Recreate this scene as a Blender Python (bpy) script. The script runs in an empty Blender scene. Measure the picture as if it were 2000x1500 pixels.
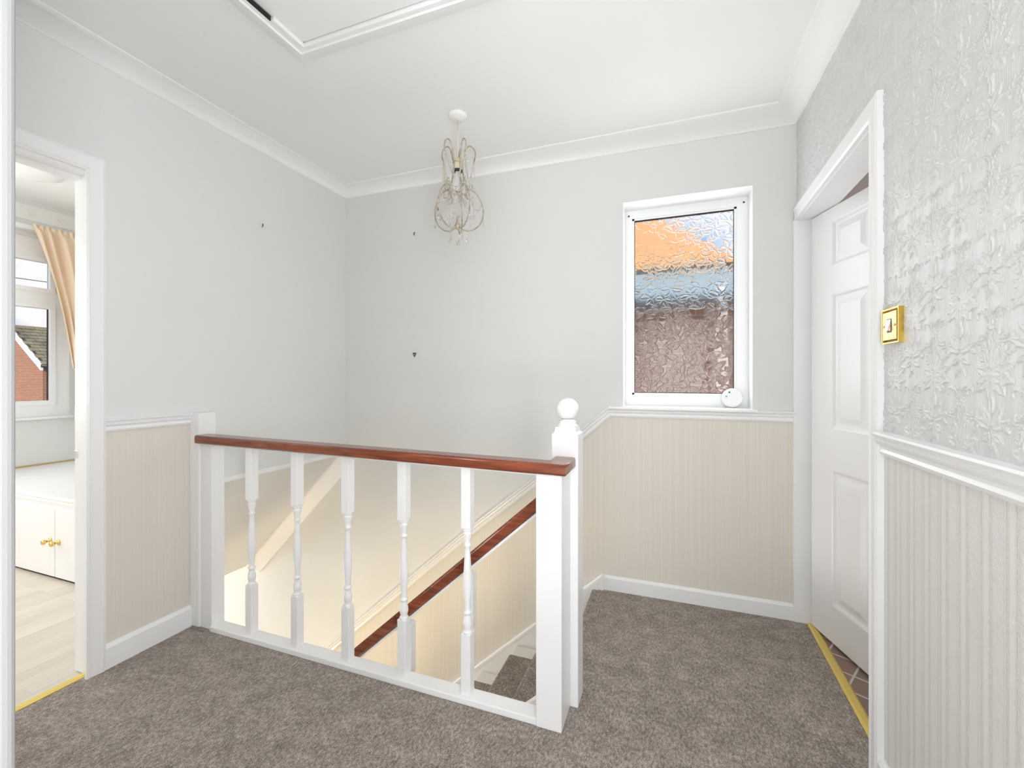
import bpy, bmesh, math, random
import numpy as np
from mathutils import Vector, Matrix
random.seed(7)
C = bpy.context.scene.collection
PI = math.pi
# ------------------------------------------------------------------ materials
MATS = {}
def rgb(r, g, b):
    f = lambda c: (c / 255 / 12.92) if c / 255 <= 0.04045 else ((c / 255 + 0.055) / 1.055) ** 2.4
    return (f(r), f(g), f(b), 1)
def mat(name, col, rough=0.5, metal=0.0, spec=0.5, bump=None, bscale=100, bdist=0.001, bstr=1.0,
        var=None, vscale=5, trans=0.0, ior=1.45, stretch=(1, 1, 1), detail=4, coat=0.0):
    m = bpy.data.materials.new(name); m.use_nodes = True
    nt = m.node_tree; b = nt.nodes['Principled BSDF']
    b.inputs['Base Color'].default_value = col
    b.inputs['Roughness'].default_value = rough
    b.inputs['Metallic'].default_value = metal
    b.inputs['Specular IOR Level'].default_value = spec
    b.inputs['Transmission Weight'].default_value = trans
    b.inputs['IOR'].default_value = ior
    b.inputs['Coat Weight'].default_value = coat
    if bump or var:
        tc = nt.nodes.new('ShaderNodeTexCoord'); mp = nt.nodes.new('ShaderNodeMapping')
        mp.inputs['Scale'].default_value = stretch
        nt.links.new(tc.outputs['Object'], mp.inputs['Vector'])
    if var:
        n = nt.nodes.new('ShaderNodeTexNoise'); n.inputs['Scale'].default_value = vscale; n.inputs['Detail'].default_value = 6
        nt.links.new(mp.outputs[0], n.inputs['Vector'])
        r = nt.nodes.new('ShaderNodeValToRGB'); r.color_ramp.elements[0].position = .3; r.color_ramp.elements[1].position = .7
        r.color_ramp.elements[0].color = col; r.color_ramp.elements[1].color = var
        nt.links.new(n.outputs['Fac'], r.inputs[0]); nt.links.new(r.outputs[0], b.inputs['Base Color'])
    if bump:
        if bump == 'noise':
            n = nt.nodes.new('ShaderNodeTexNoise'); n.inputs['Scale'].default_value = bscale; n.inputs['Detail'].default_value = detail
            out = n.outputs['Fac']
        elif bump == 'voronoi':
            n = nt.nodes.new('ShaderNodeTexVoronoi'); n.feature = 'DISTANCE_TO_EDGE'; n.inputs['Scale'].default_value = bscale
            out = n.outputs['Distance']
        nt.links.new(mp.outputs[0], n.inputs['Vector'])
        bp = nt.nodes.new('ShaderNodeBump'); bp.inputs['Distance'].default_value = bdist; bp.inputs['Strength'].default_value = bstr
        nt.links.new(out, bp.inputs['Height']); nt.links.new(bp.outputs[0], b.inputs['Normal'])
    MATS[name] = m
    return m
def mnode(nt, op, a, b=None, c=None):
    n = nt.nodes.new('ShaderNodeMath'); n.operation = op
    for i, v in enumerate((a, b, c)):
        if v is None: continue
        if isinstance(v, (int, float)): n.inputs[i].default_value = v
        else: nt.links.new(v, n.inputs[i])
    return n.outputs[0]

M_wall = mat('painted_woodchip', (.765, .775, .765, 1), .75, bump='noise', bscale=170, bdist=.0012, bstr=.5)  # kept lighter than the back wall to offset weaker light on the left
M_wall_warm = mat('painted_wall', (.735, .737, .725, 1), .75, bump='noise', bscale=170, bdist=.0012, bstr=.5)  # kept darker than the left wall to offset the stronger light there
M_ceil = mat('ceiling_paint', (.88, .88, .875, 1), .7, bump='voronoi', bscale=28, bdist=.002, bstr=.22)
M_gloss = mat('white_gloss', (.885, .885, .89, 1), .28, bump='noise', bscale=35, bdist=.0006, bstr=.25)
M_cove = mat('cove_paint', (.90, .90, .90, 1), .6)
M_upvc = mat('white_upvc', (.92, .925, .93, 1), .25)
M_seal = mat('dark_gasket', (.03, .03, .035, 1), .6)
M_brass = mat('brass', (.83, .60, .22, 1), .22, metal=1)
M_gold = mat('gold_plate', (.74, .54, .25, 1), .42, metal=1, bump='noise', bscale=200, bdist=.0003, stretch=(1, 1, .05))
M_goldside = mat('brass_edge', (.80, .55, .12, 1), .3, metal=1)
M_strip = mat('threshold_brass', (.88, .68, .20, 1), .32, metal=.85, bump='noise', bscale=300, bdist=.0003)
M_chrome = mat('chrome', (.8, .8, .82, 1), .12, metal=1)
M_dark = mat('dark_metal', (.05, .045, .04, 1), .5)
M_black = mat('shadow_gap', (.02, .02, .018, 1), .9)
M_cream = mat('cream_metal', (.34, .29, .21, 1), .4, metal=.4, var=(.66, .60, .50, 1), vscale=60)
M_crystal = mat('clear_crystal', (.86, .81, .77, 1), .02, trans=1, ior=1.5)
M_bulb = mat('bulb_glass', (.95, .95, .95, 1), .05, trans=.9, ior=1.3)
M_plastic = mat('white_plastic', (.88, .885, .88, 1), .35)
M_glass = mat('clear_glass', (1, 1, 1, 1), 0.0, trans=1, ior=1.02)
M_obsc = mat('obscured_glass', (.98, .99, 1, 1), .02, trans=1, ior=1.42, spec=.2)
M_curtain = mat('peach_cotton', (.88, .72, .55, 1), .9, bump='noise', bscale=500, bdist=.0004)
M_curtain.node_tree.nodes['Principled BSDF'].inputs['Subsurface Weight'].default_value = .0
M_sunlit_tail = mat('sunlit_cotton', (.92, .91, .89, 1), .9)  # sunlight put into the colour of the curtain tail
M_frieze = mat('border_paper', (.86, .855, .83, 1), .7)
M_motif = mat('border_motif', (.70, .68, .50, 1), .7, var=(.86, .85, .78, 1), vscale=120)
M_bath = mat('bathroom_paint', (.55, .48, .46, 1), .6)
M_kerb = mat('bargeboard_paint', (.85, .85, .84, 1), .5)
M_fascia = mat('blue_grey_fascia', (.36, .47, .56, 1), .5)
M_gutter = mat('black_plastic_gutter', (.05, .055, .07, 1), .4)
M_white_stair = mat('stair_paint', (.86, .84, .78, 1), .4)

def wood_mat():
    m = mat('mahogany_stain', (.20, .045, .018, 1), .26, coat=.35)
    nt = m.node_tree; b = nt.nodes['Principled BSDF']
    tc = nt.nodes.new('ShaderNodeTexCoord'); mp = nt.nodes.new('ShaderNodeMapping'); mp.inputs['Scale'].default_value = (2.0, 28, 28)
    nt.links.new(tc.outputs['Object'], mp.inputs['Vector'])
    n = nt.nodes.new('ShaderNodeTexNoise'); n.inputs['Scale'].default_value = 2.2; n.inputs['Detail'].default_value = 8; n.inputs['Distortion'].default_value = .6
    nt.links.new(mp.outputs[0], n.inputs['Vector'])
    r = nt.nodes.new('ShaderNodeValToRGB'); e = r.color_ramp.elements
    e[0].position = .3; e[0].color = (.115, .022, .010, 1); e[1].position = .72; e[1].color = (.34, .085, .030, 1)
    nt.links.new(n.outputs['Fac'], r.inputs[0])
    v = nt.nodes.new('ShaderNodeTexVoronoi'); v.inputs['Scale'].default_value = 1.0
    mp2 = nt.nodes.new('ShaderNodeMapping'); mp2.inputs['Scale'].default_value = (3.0, 9, 9); nt.links.new(tc.outputs['Object'], mp2.inputs['Vector']); nt.links.new(mp2.outputs[0], v.inputs['Vector'])
    r2 = nt.nodes.new('ShaderNodeValToRGB'); r2.color_ramp.elements[0].position = .03; r2.color_ramp.elements[0].color = (.25, .2, .2, 1); r2.color_ramp.elements[1].position = .12; r2.color_ramp.elements[1].color = (1, 1, 1, 1)
    nt.links.new(v.outputs['Distance'], r2.inputs[0])
    mx = nt.nodes.new('ShaderNodeMix'); mx.data_type = 'RGBA'; mx.blend_type = 'MULTIPLY'; mx.inputs[0].default_value = 1
    nt.links.new(r.outputs[0], mx.inputs[6]); nt.links.new(r2.outputs[0], mx.inputs[7]); nt.links.new(mx.outputs[2], b.inputs['Base Color'])
    return m
M_wood = wood_mat()

def carpet_mat():
    m = mat('twist_pile_carpet', (.2, .17, .15, 1), .95, spec=.15)
    nt = m.node_tree; b = nt.nodes['Principled BSDF']
    b.inputs['Sheen Weight'].default_value = .25; b.inputs['Sheen Roughness'].default_value = .5
    tc = nt.nodes.new('ShaderNodeTexCoord')
    def noise(s, d, st=(1, 1, 1)):
        mp = nt.nodes.new('ShaderNodeMapping'); mp.inputs['Scale'].default_value = st
        nt.links.new(tc.outputs['Object'], mp.inputs['Vector'])
        n = nt.nodes.new('ShaderNodeTexNoise'); n.inputs['Scale'].default_value = s; n.inputs['Detail'].default_value = d; n.inputs['Roughness'].default_value = .65
        nt.links.new(mp.outputs[0], n.inputs['Vector']); return n.outputs['Fac']
    fine = noise(330, 3); med = noise(120, 5, (1, .55, 1)); big = noise(16, 3)
    s = mnode(nt, 'ADD', mnode(nt, 'MULTIPLY', fine, .50), mnode(nt, 'MULTIPLY', med, .36))
    s = mnode(nt, 'ADD', s, mnode(nt, 'MULTIPLY', big, .14))
    r = nt.nodes.new('ShaderNodeValToRGB'); e = r.color_ramp.elements
    e[0].position = .40; e[0].color = (.095, .072, .058, 1); e[1].position = .60; e[1].color = (.60, .52, .465, 1)
    x = e.new(.5); x.color = (.285, .237, .204, 1)
    nt.links.new(s, r.inputs[0]); nt.links.new(r.outputs[0], b.inputs['Base Color'])
    bp = nt.nodes.new('ShaderNodeBump'); bp.inputs['Distance'].default_value = .006; bp.inputs['Strength'].default_value = .8
    nt.links.new(s, bp.inputs['Height']); nt.links.new(bp.outputs[0], b.inputs['Normal'])
    return m
M_carpet = carpet_mat()

def stripe_mat(name, axis, col, col2, freq, bd=.0006):
    """fine vertical stripe wallpaper, stripes run up the wall"""
    m = mat(name, col, .6)
    nt = m.node_tree; b = nt.nodes['Principled BSDF']
    tc = nt.nodes.new('ShaderNodeTexCoord'); mp = nt.nodes.new('ShaderNodeMapping')
    st = [.004, .004, .004]; st[axis] = 1; mp.inputs['Scale'].default_value = st
    nt.links.new(tc.outputs['Object'], mp.inputs['Vector'])
    n = nt.nodes.new('ShaderNodeTexNoise'); n.inputs['Scale'].default_value = freq; n.inputs['Detail'].default_value = 3
    nt.links.new(mp.outputs[0], n.inputs['Vector'])
    n2 = nt.nodes.new('ShaderNodeTexNoise'); n2.inputs['Scale'].default_value = 260; n2.inputs['Detail'].default_value = 2
    nt.links.new(tc.outputs['Object'], n2.inputs['Vector'])
    r = nt.nodes.new('ShaderNodeValToRGB'); r.color_ramp.elements[0].position = .36; r.color_ramp.elements[1].position = .64
    r.color_ramp.elements[0].color = col2; r.color_ramp.elements[1].color = col
    nt.links.new(n.outputs['Fac'], r.inputs[0]); nt.links.new(r.outputs[0], b.inputs['Base Color'])
    h = mnode(nt, 'ADD', n.outputs['Fac'], mnode(nt, 'MULTIPLY', n2.outputs['Fac'], .35))
    bp = nt.nodes.new('ShaderNodeBump'); bp.inputs['Distance'].default_value = bd * 2; bp.inputs['Strength'].default_value = .35
    nt.links.new(h, bp.inputs['Height']); nt.links.new(bp.outputs[0], b.inputs['Normal'])
    return m
M_dado_x = stripe_mat('striped_dado_paper', 0, (.765, .725, .66, 1), (.725, .68, .61, 1), 150)
M_dado_y = stripe_mat('striped_dado_paper_side', 1, (.765, .715, .65, 1), (.735, .685, .62, 1), 150)

def emboss_lower():
    m = mat('embossed_stripe_paper', (.80, .785, .76, 1), .5)
    nt = m.node_tree; b = nt.nodes['Principled BSDF']
    tc = nt.nodes.new('ShaderNodeTexCoord'); sp = nt.nodes.new('ShaderNodeSeparateXYZ'); nt.links.new(tc.outputs['Object'], sp.inputs[0])
    y, z = sp.outputs[1], sp.outputs[2]
    f = mnode(nt, 'FRACT', mnode(nt, 'DIVIDE', mnode(nt, 'ADD', y, 5.0), .0345 * 2))
    def band(a, c, s=.012):
        u = nt.nodes.new('ShaderNodeMapRange'); u.interpolation_type = 'SMOOTHSTEP'; nt.links.new(f, u.inputs[0])
        u.inputs[1].default_value = a; u.inputs[2].default_value = a + s
        w = nt.nodes.new('ShaderNodeMapRange'); w.interpolation_type = 'SMOOTHSTEP'; nt.links.new(f, w.inputs[0])
        w.inputs[1].default_value = c - s; w.inputs[2].default_value = c
        return mnode(nt, 'SUBTRACT', u.outputs[0], w.outputs[0])
    hatch = mnode(nt, 'SINE', mnode(nt, 'ADD', mnode(nt, 'MULTIPLY', z, 1150), mnode(nt, 'MULTIPLY', y, -900)))
    nz = nt.nodes.new('ShaderNodeTexNoise'); nz.inputs['Scale'].default_value = 22; nt.links.new(tc.outputs['Object'], nz.inputs['Vector'])
    b1 = band(.05, .47)
    h = mnode(nt, 'MULTIPLY', b1, mnode(nt, 'ADD', 1.0, mnode(nt, 'MULTIPLY', hatch, mnode(nt, 'MULTIPLY', nz.outputs['Fac'], .55))))
    bead = mnode(nt, 'ADD', .6, mnode(nt, 'MULTIPLY', mnode(nt, 'SINE', mnode(nt, 'MULTIPLY', z, 1900)), .4))
    for a in (.52, .88):
        h = mnode(nt, 'ADD', h, mnode(nt, 'MULTIPLY', band(a, a + .05), bead))
    h = mnode(nt, 'ADD', h, mnode(nt, 'MULTIPLY', band(.62, .84), .8))
    n2 = nt.nodes.new('ShaderNodeTexNoise'); n2.inputs['Scale'].default_value = 450; nt.links.new(tc.outputs['Object'], n2.inputs['Vector'])
    h = mnode(nt, 'ADD', h, mnode(nt, 'MULTIPLY', n2.outputs['Fac'], .6))
    bp = nt.nodes.new('ShaderNodeBump'); bp.inputs['Distance'].default_value = .0013; bp.inputs['Strength'].default_value = .9
    nt.links.new(h, bp.inputs['Height']); nt.links.new(bp.outputs[0], b.inputs['Normal'])
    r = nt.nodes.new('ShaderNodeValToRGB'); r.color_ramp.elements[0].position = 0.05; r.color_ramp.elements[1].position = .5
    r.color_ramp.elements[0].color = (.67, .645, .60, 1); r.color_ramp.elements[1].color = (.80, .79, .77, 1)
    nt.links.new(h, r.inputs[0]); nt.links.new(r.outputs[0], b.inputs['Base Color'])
    return m
M_emb_low = emboss_lower()
def emboss_upper():
    m = mat('embossed_damask_paper', (.715, .717, .715, 1), .30, spec=.6)
    nt = m.node_tree; b = nt.nodes['Principled BSDF']
    tc = nt.nodes.new('ShaderNodeTexCoord'); sp = nt.nodes.new('ShaderNodeSeparateXYZ'); nt.links.new(tc.outputs['Object'], sp.inputs[0])
    w = mnode(nt, 'SINE', mnode(nt, 'MULTIPLY', sp.outputs[1], 2 * PI / .0042))
    w2 = mnode(nt, 'SINE', mnode(nt, 'MULTIPLY', sp.outputs[1], 2 * PI / .0475))
    h = mnode(nt, 'MULTIPLY', w, mnode(nt, 'ADD', mnode(nt, 'MULTIPLY', w2, .25), .75))
    bp = nt.nodes.new('ShaderNodeBump'); bp.inputs['Distance'].default_value = .00035; bp.inputs['Strength'].default_value = .6
    nt.links.new(h, bp.inputs['Height']); nt.links.new(bp.outputs[0], b.inputs['Normal'])
    return m
M_emb_up = emboss_upper()

def brick_mat(name, c1, c2, mortar, scale, rot):
    m = mat(name, c1, .85); nt = m.node_tree; b = nt.nodes['Principled BSDF']
    tc = nt.nodes.new('ShaderNodeTexCoord'); sp = nt.nodes.new('ShaderNodeSeparateXYZ'); nt.links.new(tc.outputs['Object'], sp.inputs[0])
    cb = nt.nodes.new('ShaderNodeCombineXYZ'); nt.links.new(mnode(nt, 'ADD', sp.outputs[0], sp.outputs[1]), cb.inputs[0]); nt.links.new(sp.outputs[2], cb.inputs[1])
    br = nt.nodes.new('ShaderNodeTexBrick'); nt.links.new(cb.outputs[0], br.inputs['Vector'])
    br.inputs['Scale'].default_value = scale; br.inputs['Color1'].default_value = c1; br.inputs['Color2'].default_value = c2; br.inputs['Mortar'].default_value = mortar
    br.inputs['Brick Width'].default_value = .225; br.inputs['Row Height'].default_value = .075; br.inputs['Mortar Size'].default_value = .008
    nt.links.new(br.outputs['Color'], b.inputs['Base Color']); return m
M_brick = brick_mat('red_brick', (.45, .17, .09, 1), (.36, .14, .08, 1), (.5, .42, .36, 1), 1, 0)
M_brick2 = brick_mat('brown_brick', (.66, .29, .15, 1), (.58, .25, .13, 1), (.68, .40, .26, 1), 1, 0)
M_tile_roof = mat('grey_brown_tile', (.16, .14, .09, 1), .8, var=(.33, .29, .20, 1), vscale=2)
M_orange_roof = mat('orange_clay_tile', (.80, .42, .17, 1), .8, var=(.70, .34, .14, 1), vscale=3)

def laminate():
    m = mat('pale_laminate', (.78, .70, .60, 1), .38); nt = m.node_tree; b = nt.nodes['Principled BSDF']
    tc = nt.nodes.new('ShaderNodeTexCoord')
    mp = nt.nodes.new('ShaderNodeMapping'); mp.inputs['Rotation'].default_value = (0, 0, PI / 2); nt.links.new(tc.outputs['Object'], mp.inputs['Vector'])
    br = nt.nodes.new('ShaderNodeTexBrick'); nt.links.new(mp.outputs[0], br.inputs['Vector'])
    br.inputs['Scale'].default_value = 1; br.inputs['Brick Width'].default_value = .9; br.inputs['Row Height'].default_value = .065; br.inputs['Mortar Size'].default_value = .0006
    br.inputs['Color1'].default_value = (.82, .75, .66, 1); br.inputs['Color2'].default_value = (.72, .64, .54, 1); br.inputs['Mortar'].default_value = (.62, .52, .40, 1)
    mp2 = nt.nodes.new('ShaderNodeMapping'); mp2.inputs['Scale'].default_value = (40, 2, 1); nt.links.new(tc.outputs['Object'], mp2.inputs['Vector'])
    n = nt.nodes.new('ShaderNodeTexNoise'); n.inputs['Scale'].default_value = 2; nt.links.new(mp2.outputs[0], n.inputs['Vector'])
    mx = nt.nodes.new('ShaderNodeMix'); mx.data_type = 'RGBA'; mx.blend_type = 'MULTIPLY'; mx.inputs[0].default_value = .22
    nt.links.new(br.outputs['Color'], mx.inputs[6]); nt.links.new(n.outputs['Fac'], mx.inputs[7]); nt.links.new(mx.outputs[2], b.inputs['Base Color'])
    return m
M_lam = laminate()
def tile_floor():
    m = mat('terracotta_tile', (.3, .15, .1, 1), .35); nt = m.node_tree; b = nt.nodes['Principled BSDF']
    tc = nt.nodes.new('ShaderNodeTexCoord'); mp = nt.nodes.new('ShaderNodeMapping'); mp.inputs['Rotation'].default_value = (0, 0, .5); nt.links.new(tc.outputs['Object'], mp.inputs['Vector'])
    br = nt.nodes.new('ShaderNodeTexBrick'); nt.links.new(mp.outputs[0], br.inputs['Vector']); br.offset = 0
    br.inputs['Scale'].default_value = 1; br.inputs['Brick Width'].default_value = .11; br.inputs['Row Height'].default_value = .11; br.inputs['Mortar Size'].default_value = .004
    br.inputs['Color1'].default_value = (.34, .19, .14, 1); br.inputs['Color2'].default_value = (.24, .17, .14, 1); br.inputs['Mortar'].default_value = (.62, .55, .5, 1)
    nt.links.new(br.outputs['Color'], b.inputs['Base Color']); return m
M_tilef = tile_floor()

# ------------------------------------------------------------------ object helpers
def wloc(o):
    v = Vector((0, 0, 0))
    while o is not None: v += o.location; o = o.parent
    return v
def obj(name, bm, mats, parent=None, smooth=False, origin=None):
    """one mesh object from world-space geometry; origin at the geometry's base unless it has a parent"""
    if not isinstance(mats, (list, tuple)): mats = [mats]
    bmesh.ops.recalc_face_normals(bm, faces=bm.faces)
    me = bpy.data.meshes.new(name); 
    if origin is None:
        xs = [v.co for v in bm.verts]
        lo = Vector((min(v.x for v in xs), min(v.y for v in xs), min(v.z for v in xs))); hi = Vector((max(v.x for v in xs), max(v.y for v in xs), max(v.z for v in xs)))
        origin = Vector(((lo.x + hi.x) / 2, (lo.y + hi.y) / 2, lo.z))
    else: origin = Vector(origin)
    bmesh.ops.translate(bm, verts=bm.verts, vec=-origin)
    bm.to_mesh(me); bm.free()
    for m in mats: me.materials.append(m)
    if smooth:
        for p in me.polygons: p.use_smooth = True
    o = bpy.data.objects.new(name, me); C.objects.link(o)
    if parent is not None:
        o.parent = parent; o.location = origin - wloc(parent)
    else: o.location = origin
    return o
def thing(name, label, cat, loc, group=None):
    o = bpy.data.objects.new(name, None); C.objects.link(o); o.location = loc; o.empty_display_size = .1
    o['label'] = label; o['category'] = cat
    if group: o['group'] = group
    return o
def tag(o, label, cat, group=None):
    o['label'] = label; o['category'] = cat
    if group: o['group'] = group
    return o
def struct(o, label=None, cat=None):
    o['kind'] = 'structure'
    if label: o['label'] = label
    if cat: o['category'] = cat
    return o
def sthing(name, loc, label=None, cat=None):
    o = bpy.data.objects.new(name, None); C.objects.link(o); o.location = loc; o.empty_display_size = .1
    return struct(o, label, cat)
def box(bm, x0, x1, y0, y1, z0, z1, mi=0, bev=0, seg=2):
    b = bmesh.new()
    vs = [b.verts.new((x, y, z)) for x in (x0, x1) for y in (y0, y1) for z in (z0, z1)]
    for f in ((0, 1, 3, 2), (4, 6, 7, 5), (0, 4, 5, 1), (2, 3, 7, 6), (0, 2, 6, 4), (1, 5, 7, 3)):
        b.faces.new([vs[i] for i in f])
    bmesh.ops.recalc_face_normals(b, faces=b.faces)
    if bev: bmesh.ops.bevel(b, geom=b.edges[:], offset=bev, segments=seg, affect='EDGES', profile=.5)
    merge(bm, b, mi)
def merge(bm, b, mi=None):
    m = {}
    for v in b.verts: m[v] = bm.verts.new(v.co)
    for f in b.faces:
        try: g = bm.faces.new([m[v] for v in f.verts])
        except ValueError: continue
        g.material_index = f.material_index if mi is None else mi; g.smooth = f.smooth
    b.free()
def prism(bm, pts, axis, a0, a1, mi=0, smi=None):
    """pts: 2D outline; axis 'x': pts=(y,z); 'y': pts=(x,z); 'z': pts=(x,y); sides take smi"""
    def P(p, a):
        return {'x': (a, p[0], p[1]), 'y': (p[0], a, p[1]), 'z': (p[0], p[1], a)}[axis]
    A = [bm.verts.new(P(p, a0)) for p in pts]; B = [bm.verts.new(P(p, a1)) for p in pts]
    f = bm.faces.new(A); f.material_index = mi
    f = bm.faces.new(B[::-1]); f.material_index = mi
    n = len(pts)
    for i in range(n):
        f = bm.faces.new([A[i], A[(i + 1) % n], B[(i + 1) % n], B[i]]); f.material_index = mi if smi is None else smi
def sweep(bm, path, nrm, prof, mi=0, smooth=False):
    """closed profile (a: sideways in the plane, b: along nrm) swept along a path lying in the plane, with mitres"""
    nrm = Vector(nrm).normalized(); P = [Vector(p) for p in path]; rings = []
    for i, p in enumerate(P):
        t0 = (P[i] - P[i - 1]).normalized() if i else None
        t1 = (P[i + 1] - P[i]).normalized() if i < len(P) - 1 else None
        s0 = nrm.cross(t0) if t0 else None; s1 = nrm.cross(t1) if t1 else None
        if s0 is None: s = s1
        elif s1 is None: s = s0
        else:
            s = (s0 + s1).normalized(); s = s / max(.2, s.dot(s0))
        rings.append([bm.verts.new(p + s * a + nrm * b) for a, b in prof])
    n = len(prof)
    for r0, r1 in zip(rings, rings[1:]):
        for k in range(n):
            f = bm.faces.new([r0[k], r0[(k + 1) % n], r1[(k + 1) % n], r1[k]]); f.material_index = mi; f.smooth = smooth
    bm.faces.new(rings[0]).material_index = mi; bm.faces.new(rings[-1][::-1]).material_index = mi
def lathe(bm, prof, c, n=24, mi=0, smooth=True, axis='z'):
    rings = []
    for r, h in prof:
        ring = []
        for k in range(n):
            a = 2 * PI * k / n; d = (r * math.cos(a), r * math.sin(a))
            p = {'z': (c[0] + d[0], c[1] + d[1], c[2] + h), 'y': (c[0] + d[0], c[1] + h, c[2] + d[1]), 'x': (c[0] + h, c[1] + d[0], c[2] + d[1])}[axis]
            ring.append(bm.verts.new(p))
        rings.append(ring)
    for a, b in zip(rings, rings[1:]):
        for k in range(n):
            f = bm.faces.new([a[k], a[(k + 1) % n], b[(k + 1) % n], b[k]]); f.smooth = smooth; f.material_index = mi
    f = bm.faces.new(rings[0][::-1]); f.material_index = mi
    f = bm.faces.new(rings[-1]); f.material_index = mi
def tube(bm, pts, r, n=8, mi=0):
    P = [Vector(p) for p in pts]; rings = []; up = Vector((.13, .21, .97)).normalized()
    for i, p in enumerate(P):
        t = (P[min(i + 1, len(P) - 1)] - P[max(i - 1, 0)]).normalized()
        a = t.cross(up)
        if a.length < .05: a = t.cross(Vector((1, 0, 0)))
        a.normalize(); b = t.cross(a); up = b if b.dot(up) > 0 else -b
        a = up.cross(t).normalized(); b2 = t.cross(a)
        rr = r[i] if isinstance(r, (list, tuple)) else r
        rings.append([bm.verts.new(p + (a * math.cos(2 * PI * k / n) + b2 * math.sin(2 * PI * k / n)) * rr) for k in range(n)])
    for u, v in zip(rings, rings[1:]):
        for k in range(n):
            f = bm.faces.new([u[k], u[(k + 1) % n], v[(k + 1) % n], v[k]]); f.smooth = True; f.material_index = mi
    bm.faces.new(rings[0][::-1]).material_index = mi; bm.faces.new(rings[-1]).material_index = mi
def sphere(bm, c, r, n=12, m=8, sx=1, sy=1, sz=1, mi=0):
    b = bmesh.new(); bmesh.ops.create_uvsphere(b, u_segments=n, v_segments=m, radius=r)
    for v in b.verts: v.co = Vector((v.co.x * sx + c[0], v.co.y * sy + c[1], v.co.z * sz + c[2]))
    for f in b.faces: f.smooth = True
    merge(bm, b, mi)
def N(): return bmesh.new()
def grid_mesh(name, P, mats, parent=None, smooth=True):
    """P: (h,w,3) numpy array of world points"""
    h, w, _ = P.shape
    org = np.array([(P[..., 0].min() + P[..., 0].max()) / 2, (P[..., 1].min() + P[..., 1].max()) / 2, P[..., 2].min()])
    V = (P - org).reshape(-1, 3).astype(np.float32)
    i = np.arange(h - 1)[:, None] * w + np.arange(w - 1)[None, :]
    F = np.stack([i, i + 1, i + w + 1, i + w], -1).reshape(-1, 4)
    me = bpy.data.meshes.new(name)
    me.vertices.add(len(V)); me.vertices.foreach_set('co', V.ravel())
    me.loops.add(F.size); me.loops.foreach_set('vertex_index', F.ravel().astype(np.int32))
    me.polygons.add(len(F)); me.polygons.foreach_set('loop_start', np.arange(0, F.size, 4, dtype=np.int32)); me.polygons.foreach_set('loop_total', np.full(len(F), 4, dtype=np.int32))
    me.update(calc_edges=True); me.validate()
    me.polygons.foreach_set('use_smooth', np.ones(len(F), dtype=bool))
    me.materials.append(mats)
    o = bpy.data.objects.new(name, me); C.objects.link(o)
    o.location = Vector(org) - (wloc(parent) if parent else Vector((0, 0, 0)))
    if parent: o.parent = parent
    return o

# ------------------------------------------------------------------ main dimensions (metres, floor z=0)
XL, XR, YB = -2.13, .553, 2.44     # left wall, right wall, back wall
ZC = 2.45                          # landing ceiling
GF = -2.6                          # hall floor downstairs
DROP = .2; GO = .225; XN = -.41    # stair rise, going, top nosing

# ---- back wall
DAD = [(-.335, .972), (-.5, .828), (-.75, .562), (-1.154, .232), (-1.853, -.378), (-2.6, -1.035), (-4.4, -2.6)]
bm = N()
prism(bm, [(-.259, 2.6), (-.259, .972)] + DAD + [(-5.5, GF), (-5.5, -.2), (-4.95, -.2), (-4.95, 2.6)], 'y', YB, 2.72, 0, 2)
prism(bm, [(-.259, 2.111), (.3645, 2.111), (.3645, 2.6), (-.259, 2.6)], 'y', YB, 2.72, 0, 2)
prism(bm, [(.3645, .972), (2.2, .972), (2.2, 2.6), (.3645, 2.6)], 'y', YB, 2.72, 0, 2)
prism(bm, [(-.259, .972), (.3645, .972), (.3645, 1.0), (-.259, 1.0)], 'y', YB, 2.72, 2, 2)
prism(bm, [(2.2, GF), (2.2, .972)] + DAD, 'y', YB, 2.72, 1)
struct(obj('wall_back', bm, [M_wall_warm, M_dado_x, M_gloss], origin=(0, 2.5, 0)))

# ---- left wall (bedroom doorway Y .25-1.01)
bm = N()
prism(bm, [(1.036, .968), (1.44, .968), (1.44, .63), (YB, .63), (YB, 2.6), (1.036, 2.6)], 'x', XL - .1, XL, 0)
prism(bm, [(.25, 1.96), (1.036, 1.96), (1.036, 2.6), (.25, 2.6)], 'x', XL - .1, XL, 0)
prism(bm, [(-3, 0), (.25, 0), (.25, 2.6), (-3, 2.6)], 'x', XL - .1, XL, 0)
prism(bm, [(1.036, 0), (1.44, 0), (1.44, .968), (1.036, .968)], 'x', XL - .1, XL, 1)
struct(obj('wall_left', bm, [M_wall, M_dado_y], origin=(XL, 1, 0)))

# ---- sloping stair soffit with its side and the downstairs ceiling beyond it
bm = N()
prism(bm, [(XL, .63), (XL - .1, .63), (-3.05, -.2), (-5.5, -.2), (-5.5, -.24), (-2.985, -.24)], 'y', 1.48, YB, 0)
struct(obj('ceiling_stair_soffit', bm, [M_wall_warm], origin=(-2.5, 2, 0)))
sb = N(); sweep(sb, [(XL + .02, YB, .63 + .02), (-2.985, YB, -.24)], (0, -1, 0), [(0, 0), (0, .075), (.012, .075), (.03, .05), (.055, .03), (.085, .012), (.085, 0)])
struct(obj('trim_stair_coving', sb, M_cove, origin=(-2.5, YB, .2)))
sb = N(); sweep(sb, [(XL, 1.484, .645), (XL, YB, .645)], (1, 0, 0), [(-.012, 0), (.012, 0), (.012, .005), (-.012, .005)])
struct(obj('trim_soffit_ledge', sb, M_gloss))

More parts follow.
